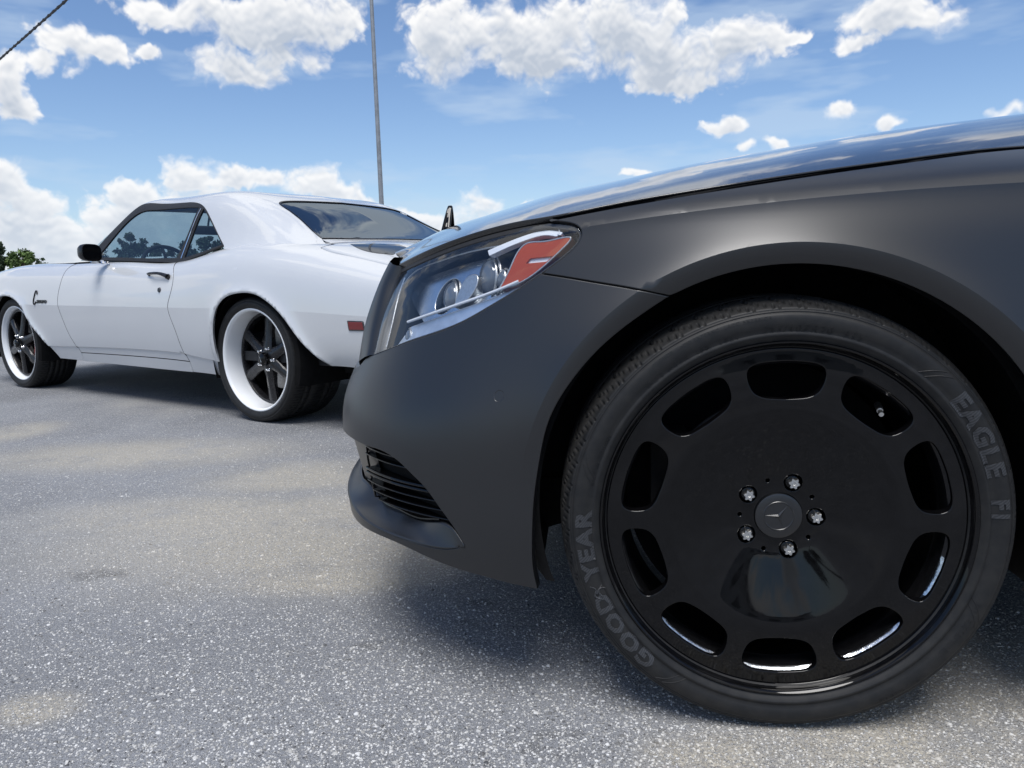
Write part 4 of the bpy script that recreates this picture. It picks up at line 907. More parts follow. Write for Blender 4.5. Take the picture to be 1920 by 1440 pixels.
    # tyre name, maker's name, sizes
    ring_text('GOOD', .0345, .3095, 180-216, letter_mat, spacing=1.16, stretch=1.24, bold=.0016)
    ring_text('YEAR', .0345, .3095, 180-187, letter_mat, spacing=1.16, stretch=1.24, bold=.0016)
    ring_text('EAGLE', .0345, .3100, 180-27.5, letter_mat, spacing=1.16, stretch=1.24, bold=.0016)
    ring_text('F1', .0315, .3095, 180-5.0, letter_mat, spacing=1.2, bold=.0016)
    ring_text('DOT NE5X  JFR  1021', .0125, .3030, 180-119, rubber, .0006, spacing=1.35)
    ring_text('245/40ZR20  95Y', .0165, .3050, 180-84, rubber, .0006, .25, spacing=1.25)
    ring_text('OUTSIDE  LADO EXTERNO  LADO EXTERIOR', .0075, .3225, 180-112, rubber, .0006, spacing=1.3)
    ring_text('MADE IN GERMANY', .0085, .3030, 180-160, rubber, .0006, spacing=1.2)
    ring_text('MO EXTENDED', .0120, .3120, 180+32, rubber, .0006, spacing=1.3)
    ring_text('RADIAL TUBELESS', .0080, .3210, 180+55, rubber, .0006, spacing=1.3)
    # winged foot between the two halves of the maker's name
    fo = MB(); ang = math.radians(180-201.5)
    for pts in ([(-.012, .002), (-.004, .008), (.004, .003), (.012, .010)], [(-.010, -.002), (0, .000), (.008, -.008)], [(-.002, .004), (.004, -.004), (.001, -.012)]):
        q = curve(np.array(pts), 14); r = .3095+q[:, 1]; a = ang+q[:, 0]/.3095; fo.tube(np.stack([r*np.cos(a), side_y(r)+.0004, r*np.sin(a)], 1), np.linspace(.0018, .0005, 14), 6)
    fo.build('winged_foot', letter_mat, w)
    # mould marks between the names
    for c in (50, 166, -24, 238):
        fo = MB()
        for dd in (0, 2.2):
            q = np.array([(.300, c+dd), (.307, c+dd-1.2), (.316, c+dd-3.0), (.325, c+dd-5.5)]); q = curve(q, 20); a = np.radians(180-q[:, 1]); fo.tube(np.stack([q[:, 0]*np.cos(a), side_y(q[:, 0]), q[:, 0]*np.sin(a)], 1), .0009, 6)
        fo.build('mould_rib', rubber, w)
    return w
letter_mat = pmat('tyre_lettering', (.05, .052, .056), .5)
def hatch(m):
    N, L, b = nodes(m); tc = N.new('ShaderNodeTexCoord'); wv = N.new('ShaderNodeTexWave'); wv.wave_type = 'BANDS'; wv.bands_direction = 'DIAGONAL'; wv.inputs['Scale'].default_value = 120; L.new(tc.outputs['Object'], wv.inputs['Vector'])
    r = N.new('ShaderNodeValToRGB'); r.color_ramp.elements[0].color = (.020, .021, .023, 1); r.color_ramp.elements[1].color = (.048, .050, .055, 1); L.new(wv.outputs['Fac'], r.inputs[0]); L.new(r.outputs[0], b.inputs['Base Color'])
hatch(letter_mat)
wheel0 = make_wheel(saloon, (0, 0, wheel_z))
w2 = copy_tree(wheel0, saloon); w2.location = (-3.165, 0, wheel_z)
for x in (0, -3.165):
    w3 = copy_tree(wheel0, saloon); w3.location = (x, 2*MC, wheel_z); w3.rotation_euler = (0, 0, math.pi)

# ------------------------------------------------------------------ white coupe
coupe = empty('white_coupe_car', (-1.33025, 3.94049, 0), 2.52339, 'white classic two-door coupe with deep white-lipped black wheels', 'car')
def rock(u): return np.interp(u, [-.6, .3, .63, 1.25, 1.84, 2.3], [-.30, -.279, -.2605, -.2635, -.2696, -.2715])
ra = D['c_rarch'][2:-1].copy(); ra = np.vstack([[(.290, -.372), (.284, -.29), (.279, -.20), (.270, -.115)], ra[1:], [(-.545, -.318), (-.580, -.362)]])
fa = D['c_farch']; farch = np.vstack([[(2.165, -.372)], fa[::-1][1:-1], [(2.63, .052), (2.75, .072), (2.88, .055), (3.00, .0), (3.07, -.09), (3.10, -.2), (3.10, -.34)]])
LIPS = [camaro(*curve(q, 90).T)[:, [0, 2]] for q in (ra, farch)]
def body(u, v):
    u = np.asarray(u, float); v = np.asarray(v, float); P = camaro(u, v); ln = rock(u)
    P[:, 1] -= .007*np.clip((ln-v)/.004, 0, 1)*(u > -.45)
    for q in LIPS:      # rolled wheel lips follow the opening
        lo, hi = q.min(0)-.12, q.max(0)+.12; k = np.where((P[:, 0] > lo[0]) & (P[:, 0] < hi[0]) & (P[:, 2] < hi[1]) & (P[:, 1] > -.12))[0]
        if len(k) == 0: continue
        a, b_ = q[:-1], q[1:]; ab = b_-a; d = np.full(len(k), 9.)
        X = P[k][:, [0, 2]]
        for i in range(len(a)):
            t = np.clip(((X-a[i])@ab[i])/(ab[i]@ab[i]+1e-12), 0, 1); d = np.minimum(d, np.linalg.norm(X-a[i]-t[:, None]*ab[i], axis=1))
        f = sstep(.26, .38, P[k, 2]); P[k, 1] += f*(.016*np.exp(-np.clip(d-.016, 0, 9)/.028)-.9*np.clip(.012-d, 0, .02)**1.0*.9)
    return P
df, dr = D['c_doorf'].copy(), D['c_doorr'].copy()
df = np.vstack([[(1.90, .352)], df[:-1], [(1.835, -.312)]]); dr = np.vstack([[(.735, .362)], dr[:-1], [(.592, -.307)]])
belt = [(.735, .362), (1.2, .362), (1.90, .352)]
door_out = poly(dr[::-1], belt, df, [df[-1], (1.2, -.3085), dr[-1]])
panel('door', body, offset_poly(door_out, .0034), creases=[np.array([(.70+.003, 0), (1.98-.005, 0)]), *[np.stack([np.linspace(0.66, 1.83, 40), rock(np.linspace(0.66, 1.83, 40))-q_], 1) for q_ in (0., .004)]], h=.02, mat=white_paint, parent=coupe, mirror=CC, skirt=.016)
quarter_out = poly(dr, [dr[-1], (.592, -.37)], [(.592, -.37), ra[0]], ra, [ra[-1], (-.80, -.365), (-1.09, -.36)], [(-1.09, -.36), (-1.095, 0), (-1.09, .34)], [(-1.09, .34), (-.8883, .3402), (-.6622, .3442), (-.4856, .3537), (-.42, .375)], [(-.42, .375), (-.40, .47)], [(-.40, .47), (.0, .475), (.36, .47)], [(.36, .47), (.50, .43), (.735, .362)])
panel('rear_quarter_panel', body, offset_poly(quarter_out, .0034), creases=[np.array([(.69, 0), (.22, 0)]), np.array([(-.30, 0), (-1.08, 0)]), *[np.stack([np.linspace(0.3, 0.6, 40), rock(np.linspace(0.3, 0.6, 40))-q_], 1) for q_ in (0., .004)]], h=.016, hb=.006, mat=white_paint, parent=coupe, mirror=CC, skirt=.03)
fender_out = poly([(1.90, .352), (2.3, .39), (2.75, .395), (3.2, .39), (3.60, .36)], [(3.60, .36), (3.61, 0), (3.60, -.33)], [(3.60, -.33), farch[-1]], farch[::-1], [farch[0], (1.84, -.37)], [(1.84, -.37), (1.835, -.312)], df[::-1])
panel('front_fender', body, offset_poly(fender_out, .0034), creases=[np.array([(1.99, 0), (2.44, 0)]), np.array([(3.04, 0), (3.6, 0)]), *[np.stack([np.linspace(1.86, 2.23, 40), rock(np.linspace(1.86, 2.23, 40))-q_], 1) for q_ in (0., .004)]], h=.020, hb=.006, mat=white_paint, parent=coupe, mirror=CC, skirt=.03)
panel('sill', body, offset_poly(poly([(.595, -.3095), (1.2, -.311), (1.833, -.3145)], [(1.833, -.3145), (1.838, -.37)], [(1.838, -.37), (.595, -.37)], [(.595, -.37), (.595, -.3095)]), .0012), h=.02, mat=white_paint, parent=coupe, mirror=CC, skirt=.03)
for k in (0, 1):   # dark strips put into the shut lines as their shade
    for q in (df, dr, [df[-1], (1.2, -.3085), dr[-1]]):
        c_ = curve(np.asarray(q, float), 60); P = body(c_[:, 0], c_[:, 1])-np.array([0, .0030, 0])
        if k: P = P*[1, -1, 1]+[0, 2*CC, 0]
        MB().tube(P, .0034, 6).build('door_gap_shade', liner, coupe)
def mesh_half(f, us, vs): 
    h_ = [f(us, np.full(len(us), v)) for v in vs]; return h_+[r*[1, -1, 1]+[0, 2*CC, 0] for r in h_[::-1][1:]]
# boot lid, front hood and rear shelf under the glasshouse
us = np.linspace(-1.09, -.425, 40); lid_rows = []
for t in np.linspace(0, 1, 26):
    v0 = np.interp(us, [-1.09, -.888, -.662, -.486, -.425], [.345, .345, .349, .3585, .380]); lid_rows.append(body(us, v0*(1-t)+1.139*t))
lid_rows = [lid_rows[0]-[0, .004, .014]]+lid_rows
lid = sheet('boot_lid', lid_rows+[r*[1, -1, 1]+[0, 2*CC, 0] for r in lid_rows[::-1][1:]], white_paint, coupe)
us = np.linspace(2.02, 3.58, 50); sheet('hood', mesh_half(body, us, np.linspace(.40, 1.139, 20)), white_paint, coupe)
us = np.linspace(-.43, 2.02, 60); sheet('inner_deck', [r-np.array([0, .0, .03]) for r in mesh_half(body, us, np.linspace(.40, 1.139, 12))], interior, coupe)
us = np.linspace(-.44, .40, 30); sheet('rear_shelf', mesh_half(body, us, np.linspace(.47, 1.139, 14)), white_paint, coupe)
sp = D['c_stripe']; sp = curve(np.vstack([sp, sp[:1]]), 60)[:-1]
stripe = panel('deck_stripe', lambda u, v: body(u, v)+np.array([0, 0, .0015]), poly([D['c_stripe'][0], D['c_stripe'][1]], [D['c_stripe'][1], D['c_stripe'][2]], [D['c_stripe'][2], D['c_stripe'][3]], [D['c_stripe'][3], D['c_stripe'][4], D['c_stripe'][5], D['c_stripe'][0]]), h=.02, mat=gloss_black, parent=lid, skirt=.002, rnd=.0008)
# tail and nose panels
def cap(u, name, dx):
    v = np.concatenate([np.linspace(-.37, 0, 12), np.linspace(.01, 1.139, 24)]); P = camaro(np.full(36, u), v); Q = P*[1, -1, 1]+[0, 2*CC, 0]
    ring = np.vstack([P, Q[::-1][1:]]); c = ring.mean(0)+[dx, 0, 0]; rows = [ring, ring*.97+c*.03+[dx*.6, 0, 0], ring*.7+c*.3+[dx, 0, 0], ring*.02+c*.98+[dx*1.1, 0, 0]]
    return sheet(name, rows, white_paint, coupe, closed=True)
tailp = cap(-1.095, 'tail_panel', -.02); cap(3.605, 'nose_panel', .03)
for y in (-.25, 2*CC+.25): 
    me = MB().box((-1.12, y, .62), (.03, .36, .11)); o = me.build('tail_light', redlens, coupe, smooth=False)
bum = MB(); t = np.linspace(-1, 1, 30); bum.tube([(-1.16+.06*x*x, CC+x*.90, .50) for x in t], .045, 12); bum.build('rear_bumper', chrome, coupe)

# glasshouse
near = np.vstack([[(1.425, 1.0), (1.425, .70), (1.42, .52), (1.412, .436)], [(1.30, .425), (1.10, .4156), (.95, .406), (.81, .392)], D['g_outr'][1:], [(.30, .0), (-.10, -.02), (-.44, .0), (-.42, .30), (-.34, .44)]])
segs = [near[:4], near[3:8], np.vstack([near[7:8], D['g_outr'][1:]]), [D['g_outr'][-1], (.30, .0)], [(.30, .0), (-.10, -.02), (-.44, .0)], [(-.44, .0), (-.42, .30), (-.30, .452)], D['g_backl'], np.vstack([D['g_backt'][:1], [(.21, .600), (.222, .70), (.222, .85), (.222, 1.0)]])]
segs[5] = [(-.44, .0), (-.42, .30), D['g_backl'][0]]
nh = np.vstack([curve(np.asarray(s, float), max(3, int(np.linalg.norm(np.diff(np.asarray(s, float), axis=0), axis=1).sum()/.012)))[:-1] for s in segs]+[np.array([(.222, 1.0)])])
full_roof = np.vstack([nh[1:-1], [nh[-1]], (nh*[1, -1]+[0, 2])[::-1][1:-1], [nh[0]]])
panel('roof', glasshouse, full_roof, h=.026, hb=.012, mat=white_paint, parent=coupe, skirt=.012)
bk = np.vstack([D['g_backl'], [(.205, .590), (.215, .66), (.218, .82), (.218, 1.0)]]); bk = curve(bk, 60)
bot = curve(np.array([D['g_backl'][0], (-.345, .60), (-.365, .80), (-.37, 1.0)]), 30)
bhalf = np.vstack([bot[::-1][:-1], bk]); bfull = np.vstack([bhalf, (bhalf*[1, -1]+[0, 2])[::-1][1:-1]])
bt = np.vstack([bot, (bot*[1, -1]+[0, 2])[::-1][1:]]); T0 = glasshouse(bt[:, 0]+.006, bt[:, 1]); wl = np.where(T0[:, 1] < CC, 2*CC-T0[:, 1], T0[:, 1])
T1 = body(bt[:, 0]-.055, np.interp(-wl, [.1, .22, -CC], [.345, .475, 1.139])); T1[:, 1] = np.where(T0[:, 1] < CC, 2*CC-T1[:, 1], T1[:, 1]); T1[:, 2] += .001
sheet('rear_cowl', [T0-[0, 0, .003], T0*.75+T1*.25+[0, 0, -.005], T0*.4+T1*.6+[0, 0, -.005], T1, T1-[.02, 0, .012]], white_paint, coupe)
panel('rear_window', lambda u, v: glasshouse(u, v)-np.array([0, 0, .004]), offset_poly(bfull, .005), h=.03, hb=.014, mat=rear_glass, parent=coupe, skirt=.0)
panel('rear_window_trim', lambda u, v: glasshouse(u, v)+np.array([0, 0, .002]), offset_poly(bfull, -.001), holes=[offset_poly(bfull, .0075)], h=.012, mat=gloss_black, parent=coupe, skirt=.008)
wq = np.array([(1.44, 1.0), (1.44, .60), (1.44, .47), (1.72, .40), (1.98, .36), (2.06, .60), (2.08, 1.0)]); wf = np.vstack([wq, (wq*[1, -1]+[0, 2])[::-1][1:-1]])
panel('windshield', glasshouse, wf, h=.04, mat=side_glass, parent=coupe, skirt=0)
dg = poly(D['g_doorg'], D['g_doorg2'], D['g_doorg3'], [D['g_doorg3'][-1], D['g_doorg'][0]]); qg = poly(D['g_q1'], D['g_q2'], D['g_q3'])
frame_out = poly([(1.412, .434), (1.30, .4235), (1.10, .4145), (.95, .405), (.81, .391)], D['g_outr'], D['g_low'], D['g_low2'], [D['g_low2'][-1], (1.735, .045), (1.765, .20)], [(1.765, .20), (1.60, .362), (1.412, .434)])
fr_ = panel('window_frame', lambda u, v: glasshouse(u, v)+np.array([0, .0015, 0]), offset_poly(frame_out, .001), holes=[dg, qg], h=.014, mat=black_plastic, parent=coupe, mirror=CC, skirt=.012)
panel('door_glass', lambda u, v: glasshouse(u, v)-np.array([0, .004, 0]), offset_poly(dg, -.002), h=.03, mat=side_glass, parent=coupe, mirror=CC, skirt=0)
panel('quarter_glass', lambda u, v: glasshouse(u, v)-np.array([0, .004, 0]), offset_poly(qg, -.002), h=.03, mat=side_glass, parent=coupe, mirror=CC, skirt=0)
for k in (0, 1):   # bright edge on the window divider
    q = curve(D['g_q3'], 20); P = glasshouse(q[:, 0]+.022, q[:, 1])+[0, .004, 0]
    if k: P = P*[1, -1, 1]+[0, 2*CC, 0]
    MB().tube(P, .003, 8).build('divider_trim', chrome, fr_[k])

# small fittings on the near side (and mirrored for the far door)
m0 = D['c_mirror'][0]
def mirror_head(side):
    n, m = 28, 8; V = []; F = []
    ring = []
    for k in range(n):
        t = 2*math.pi*k/n; c, s = math.cos(t), math.sin(t); e = .62; ring.append((math.copysign(abs(c)**e, c)*.070, math.copysign(abs(s)**e, s)*.053+.004*c))
    secs = [(-.022, .93), (-.020, .985), (-.012, 1.0), (.012, .96), (.035, .80), (.050, .45), (.053, .05)]
    for x, k in secs:
        for a, b in ring: V.append((x, a*k, b*k))
    F = [(j*n+i, j*n+(i+1) % n, (j+1)*n+(i+1) % n, (j+1)*n+i) for j in range(len(secs)-1) for i in range(n)]+[tuple(range((len(secs)-1)*n, len(secs)*n))]
    ca, sa = math.cos(.22*side), math.sin(.22*side); R_ = np.array([[ca, -sa, 0], [sa, ca, 0], [0, 0, 1]])
    pos = m0 if side > 0 else m0*[1, -1, 1]+[0, 2*CC, 0]
    o = MB().add(np.array(V)@R_.T+pos, F).build('door_mirror', spoke_black, coupe)
    g = [(-.0205, a*.93, b*.93) for a, b in ring]; MB().add(np.array(g)@R_.T+pos, [tuple(range(n))]).build('mirror_glass', gloss_black, o)
    foot = np.array([m0[0]+.01, -.012, .868]); top_ = m0+[0.012, -.01, -.045]; f_ = np.array([top_, (top_+foot)/2+[.01, 0, 0], foot]); 
    if side < 0: f_ = f_*[1, -1, 1]+[0, 2*CC, 0]
    MB().tube(f_, [.012, .010, .013], 12).lathe([(.0, .006), (.03, .004), (.034, -.006), (0, -.008)], 24, 'z', tuple(f_[2])).build('mirror_foot', chrome, o)
mirror_head(1); mirror_head(-1)
hd = D['c_handle']; hp = body(hd[:, 0], hd[:, 1])
for k in (0, 1):
    T = (lambda P: np.asarray(P)*[1, -1, 1]+[0, 2*CC, 0]) if k else (lambda P: np.asarray(P))
    a, b = hp[0], hp[1]; n_ = np.array([0, 1, .25])
    h_ = MB(); q = curve(np.array([a+n_*.010, a*.6+b*.4+n_*.026, a*.3+b*.7+n_*.026, b+n_*.016-[0, 0, .012]]), 20); h_.tube(T(q), np.interp(np.linspace(0, 1, 20), [0, .15, .7, 1], [.004, .0075, .0085, .012]), 10)
    h_.tube(T([a*.95+b*.05+n_*.014, a*.93+b*.07-[0, 0, .010]]), .006, 8).tube(T([b+n_*.016-[0, 0, .012], b-[.0, .004, .022]]), [.016, .013], 10)
    h_.build('door_handle', spoke_black, coupe)
    lk = body(D['c_lock'][:, 0], D['c_lock'][:, 1])[0]; MB().tube(T([lk-[0, .004, 0], lk+[0, .006, .001]]), [.016, .012], 16).build('door_lock', dark_metal, coupe)
    mk = panel('side_marker', lambda u, v: body(u, v)+np.array([0, .004, 0]), poly(*[[D['c_marker'][i], D['c_marker'][(i+1) % 4]] for i in range(4)]), h=.01, mat=dark_metal, parent=coupe, mirror=CC, skirt=.006) if k == 0 else mk
    if k == 0:
        mkp = offset_poly(poly(*[[D['c_marker'][i], D['c_marker'][(i+1) % 4]] for i in range(4)]), .006)
        l_ = panel('marker_lens', lambda u, v: body(u, v)+np.array([0, .0055, 0]), mkp, h=.01, mat=redlens, parent=None, mirror=CC, skirt=.002)
        for x, y in zip(l_, mk): x.parent = y
    # script badge on the fender
    eu, ev = 2.235, .045; base = body(np.array([eu]), np.array([ev]))[0]
    bd = MB(); cpts = np.array([(-.038, .026), (-.040, .044), (-.050, .052), (-.063, .038), (-.076, .004), (-.083, -.028), (-.077, -.044), (-.064, -.040), (-.052, -.024)])*1.15+np.array([.012, .010])
    def place(P2): return T(np.stack([base[0]-P2[:, 0], body(base[0]-P2[:, 0], ev+P2[:, 1])[:, 1]+.003, body(base[0]-P2[:, 0], ev+P2[:, 1])[:, 2]], 1)) 
    bd.tube(place(curve(cpts, 40)), .0042, 8)
    me = text_mesh('amaro', .062, .30, .002, 2, .88); co = np.array([v.co[:] for v in me.vertices]); co[:, 0] += .028; co[:, 1] -= .012
    P = body(base[0]-co[:, 0], ev+co[:, 1]); P = np.stack([base[0]-co[:, 0], P[:, 1]+.003+co[:, 2], P[:, 2]], 1); bd.add(T(P), [tuple(p.vertices) for p in me.polygons])
    bd.build('fender_badge', spoke_black, coupe)

# cabin
def rounded_box(name, c, d, mat, parent, bev=.05, rot=None):
    mb = MB().box(c, d, rot); me = mesh_from(mb.V, mb.F); fix_normals(me); bevelled(me, bev, 4); return link(name, me, mat, parent)
cy_ = math.cos(.25); sy_ = math.sin(.25); tilt = [[cy_, 0, -sy_], [0, 1, 0], [sy_, 0, cy_]]
for y in (-.46, 2*CC+.46):
    s_ = rounded_box('seat', (.72, y, .42), (.55, .50, .16), interior, coupe, .06); rounded_box('seat_back', (.42, y, .66), (.14, .50, .50), interior, s_, .06, tilt)
rounded_box('rear_seat', (.02, CC, .60), (.30, 1.25, .40), interior, coupe, .08)
rounded_box('dashboard', (1.66, CC, .78), (.34, 1.44, .20), interior, coupe, .06)
sw = MB(); c0 = np.array([1.40, -.42, .80]); ax_ = np.array([-.90, 0, .42]); ax_ /= np.linalg.norm(ax_); b1 = np.array([0, 1, 0]); b2 = np.cross(ax_, b1)
sw.tube([c0+.185*(math.cos(t)*b1+math.sin(t)*b2) for t in np.linspace(0, 2*np.pi, 49)], .013, 10, cap=False)
for t in (.5, 2.6, 4.7): sw.tube([c0, c0+.18*(math.cos(t)*b1+math.sin(t)*b2)], .010, 8)
sw.tube([c0, c0-ax_*.30], .03, 12); sw.build('steering_wheel', interior, coupe)
rv = D['c_rvm'][0]; rv = np.array([1.50, CC+.06, 1.085]); r_ = rounded_box('rear_view_mirror', tuple(rv), (.03, .26, .062), interior, coupe, .014); MB().tube([rv+[.01, 0, .02], rv+[-.02, 0, .10]], .007, 8).build('mirror_stem', interior, r_)
MB().box((.9, CC, .33), (2.9, 1.5, .05)).box((.3, CC, .42), (.2, 1.4, .3)).build('floor_pan', interior, coupe, smooth=False)
us = np.linspace(-.30, 1.42, 40); sheet('headliner', [r-np.array([0, 0, .03]) for r in mesh_half(glasshouse, us, np.linspace(.46, 1., 12))], vary(pmat('headliner', (.10, .11, .125), .8), 30, .1), coupe)
# below the sills
un = MB(); un.box((1.15, CC, .245), (1.5, 1.1, .07)).box((1.3, -.28, .215), (.55, .14, .05)).box((2.75, CC, .30), (.7, 1.0, .12)).box((-.75, CC, .32), (.6, 1.3, .12)); un.tube([(0, -.15, .32), (0, 2*CC+.15, .32)], .045, 12); un.build('underbody', liner, coupe, smooth=False)
MB().tube([(1.0, -.45, .20), (.3, -.42, .20), (-.25, -.36, .24), (-.55, -.30, .22), (-.95, -.28, .22)], .032, 12).tube([(-.55, -.30, .235), (-.9, -.29, .235)], .085, 16).build('exhaust_pipe', dark_metal, coupe)
for x in (0., 2.746):
    for k in (0, 1):
        T = (lambda P: np.asarray(P)*[1, -1, 1]+[0, 2*CC, 0]) if k else (lambda P: np.asarray(P))
        ang = np.radians(np.linspace(-20, 200, 50)); sec = [(.345, .012), (.362, .0), (.375, -.05), (.375, -.40), (.15, -.42)]
        V = [(x+r*math.cos(t), w, .335+r*math.sin(t)) for t in ang for r, w in sec]; m = len(sec)
        MB().add(T(V), [(i*m+j, i*m+j+1, (i+1)*m+j+1, (i+1)*m+j) for i in range(len(ang)-1) for j in range(m-1)]).build('wheel_housing', liner, coupe)

# wheels: deep white lip, six black spokes
def coupe_wheel(name, depth, width, loc, turn, lug=True):
    w = MB().lathe([(.258, -.006), (.2600, .0015), (.2640, .0035), (.2695, .0010), (.2720, -.006), (.2705, -.012)], 140).lathe([(.2600, .0015), (.2560, -.002), (.2520, -.012), (.2475, -depth*.6), (.2440, -depth), (.2440, -depth-.012)], 140).build(name, white_rim, coupe)
    w.location = loc
    tr = .331; zg = -loc[2]
    prof = [(.258, -.008), (.266, .0), (.272, .004), (.280, .0090), (.288, .0125), (.297, .0130), (.304, .0112), (.3046, .0095), (.3052, .0105), (.312, .0080), (.3185, .0010), (.3235, -.008), (.3270, -.018), (.3290, -.030), (.3302, -.045), (.3308, -.0600), (.3308, -.0665), (.3240, -.0670), (.3240, -.0750), (.3308, -.0755), (.3310, -.105), (.3240, -.1055), (.3240, -.1150), (.3310, -.1155), (.3310, -width/2)]
    full = prof+[(r, -width-y) for r, y in prof[::-1][1:]]
    def gv(T, r, y):
        per = 2*np.pi/54; sl = np.where(y > -width/2, 1, -1)*(y+.02)*4.0; ph = ((T+sl) % per)-per/2; return .006*np.exp(-(ph/.0085)**4)*sstep(.3215, .3262, r)*np.where((abs(y+width/2) < .02), 0, 1)
    link('tyre', tyre_mesh(full, tr, 756, gv, zg), rubber, w)
    MB().lathe([(.2440, -depth-.010), (.2380, -depth-.004), (.2280, -depth-.004), (.2240, -depth-.012), (.2240, -depth-.04), (.232, -depth-.05)], 140).build('spoke_ring', spoke_black, w)
    MB().lathe([(.244, -depth-.01), (.235, -depth-.10), (.25, -width+.01), (.262, -width)], 96).build('inner_barrel', dark_metal, w)
    MB().lathe([(.07, -depth-.075), (.168, -depth-.075), (.172, -depth-.079), (.172, -depth-.098), (.07, -depth-.098)], 96).build('brake_disc', disc_metal, w)
    MB().lathe([(.0, -depth-.055), (.068, -depth-.06), (.072, -depth-.10)], 48).build('disc_hat', dark_metal, w)
    MB().lathe([(.0, -depth-.13), (.24, -depth-.13)], 48).build('dust_shield', liner, w)
    ca = turn+math.radians(18); cal = MB(); 
    for r0, r1 in ((.120, .208),):
        aa = np.linspace(-.42, .42, 12); V = []
        for t in aa:
            for r, y in ((r0, -depth-.030), (r1, -depth-.022), (r1+.012, -depth-.036), (r1+.012, -depth-.12), (r0, -depth-.12)): V.append((r*math.cos(t+math.radians(191)), y, r*math.sin(t+math.radians(191))))
        cal.add(V, [(i*5+j, i*5+(j+1) % 5, (i+1)*5+(j+1) % 5, (i+1)*5+j) for i in range(11) for j in range(5)]+[tuple(range(5)), tuple(range(55, 60))])
    cal.build('brake_caliper', red_paint, w)
    for k in range(6):
        t = turn+k*math.pi/3; sec = []
        for r, hw, y, th in ((.030, .036, -depth+.016, .05), (.060, .034, -depth+.014, .045), (.095, .0285, -depth+.007, .038), (.14, .0270, -depth+.001, .032), (.19, .0300, -depth-.004, .028), (.222, .0345, -depth-.007, .026), (.238, .0385, -depth-.008, .024)):
            for a, b in ((-1, -.010), (-.80, -.002), (-.32, .0015), (0, .004), (.32, .0015), (.80, -.002), (1, -.010), (.9, -th), (-.9, -th)):
                sec.append((r*math.cos(t)-a*hw*math.sin(t), y+b, r*math.sin(t)+a*hw*math.cos(t)))
        n = 9; MB().add(sec, [(i*n+j, i*n+(j+1) % n, (i+1)*n+(j+1) % n, (i+1)*n+j) for i in range(6) for j in range(n)]).build('spoke', spoke_black, w, angle=40)
    MB().lathe([(.0, -depth+.014), (.062, -depth+.010), (.070, -depth-.002), (.072, -depth-.05)], 64).build('hub', spoke_black, w)
    c_ = MB().lathe([(.0, -depth+.052), (.020, -depth+.050), (.030, -depth+.044), (.034, -depth+.034), (.035, -depth+.010)], 48); c_.build('center_cap', gloss_black, w)
    y = -depth+.0522; MB().add([(.014, y-.001, .017), (.006, y, .014), (-.002, y, -.016), (-.006, y-.001, -.012), (.014, y-.001, .017)][:4]+[(p[0], p[1]-.004, p[2]) for p in [(.014, y-.001, .017), (.006, y, .014), (-.002, y, -.016), (-.006, y-.001, -.012)]], [(0, 1, 2, 3), (4, 5, 6, 7), (0, 1, 5, 4), (1, 2, 6, 5), (2, 3, 7, 6), (3, 0, 4, 7)]).build('cap_emblem', silver, w, smooth=False)
    for k in range(5):
        t = turn+.35+k*2*math.pi/5; x, z = .0575*math.cos(t), .0575*math.sin(t)
        o = MB().lathe([(.0, .021), (.0055, .020), (.0085, .015), (.009, .006), (.0105, .004), (.0105, -.02)], 12, c=(x, -depth+.012, z)).build('lug_nut', chrome, w)
    return w
rw = coupe_wheel('rear_wheel', .088, .315, (0, 0, .325), math.radians(92))
fw = coupe_wheel('front_wheel', .026, .255, (2.746, -.004, .325), math.radians(42))
for o_, nm in ((rw, 0.), (fw, 2.746)):
    q = copy_tree(o_, coupe); q.location = (nm, 2*CC, .325); q.rotation_euler = (0, 0, math.pi)

# ------------------------------------------------------------------ ground
def dust_mask(N, L, tc, noise, rng_, mth):
    def patch(x, y, rx, ry, rot=0.):
        v = N.new('ShaderNodeVectorMath'); v.operation = 'SUBTRACT'; L.new(tc.outputs['Object'], v.inputs[0]); v.inputs[1].default_value = (x, y, 0)
        mp = N.new('ShaderNodeMapping'); mp.vector_type = 'TEXTURE'; mp.inputs['Rotation'].default_value = (0, 0, rot); mp.inputs['Scale'].default_value = (rx, ry, 1); L.new(v.outputs[0], mp.inputs[0])
        ln = N.new('ShaderNodeVectorMath'); ln.operation = 'LENGTH'; L.new(mp.outputs[0], ln.inputs[0]); return rng_(ln.outputs['Value'], 1.6, .35)
    dust = None
    for a in DUST:
        q = patch(*a); dust = q if dust is None else mth('MAXIMUM', dust, q)
    rag = rng_(noise(3.2, 7, .7).outputs['Fac'], .20, .54); grit = rng_(noise(150, 3, .7).outputs['Fac'], .34, .66)
    away = rng_(noise(.55, 4).outputs['Fac'], .56, .70, 0, .5)
    dm = mth('MULTIPLY', mth('MULTIPLY', mth('MAXIMUM', dust, away), rag), mth('ADD', mth('MULTIPLY', grit, .55), .55), clamp=True)
    return dm, patch
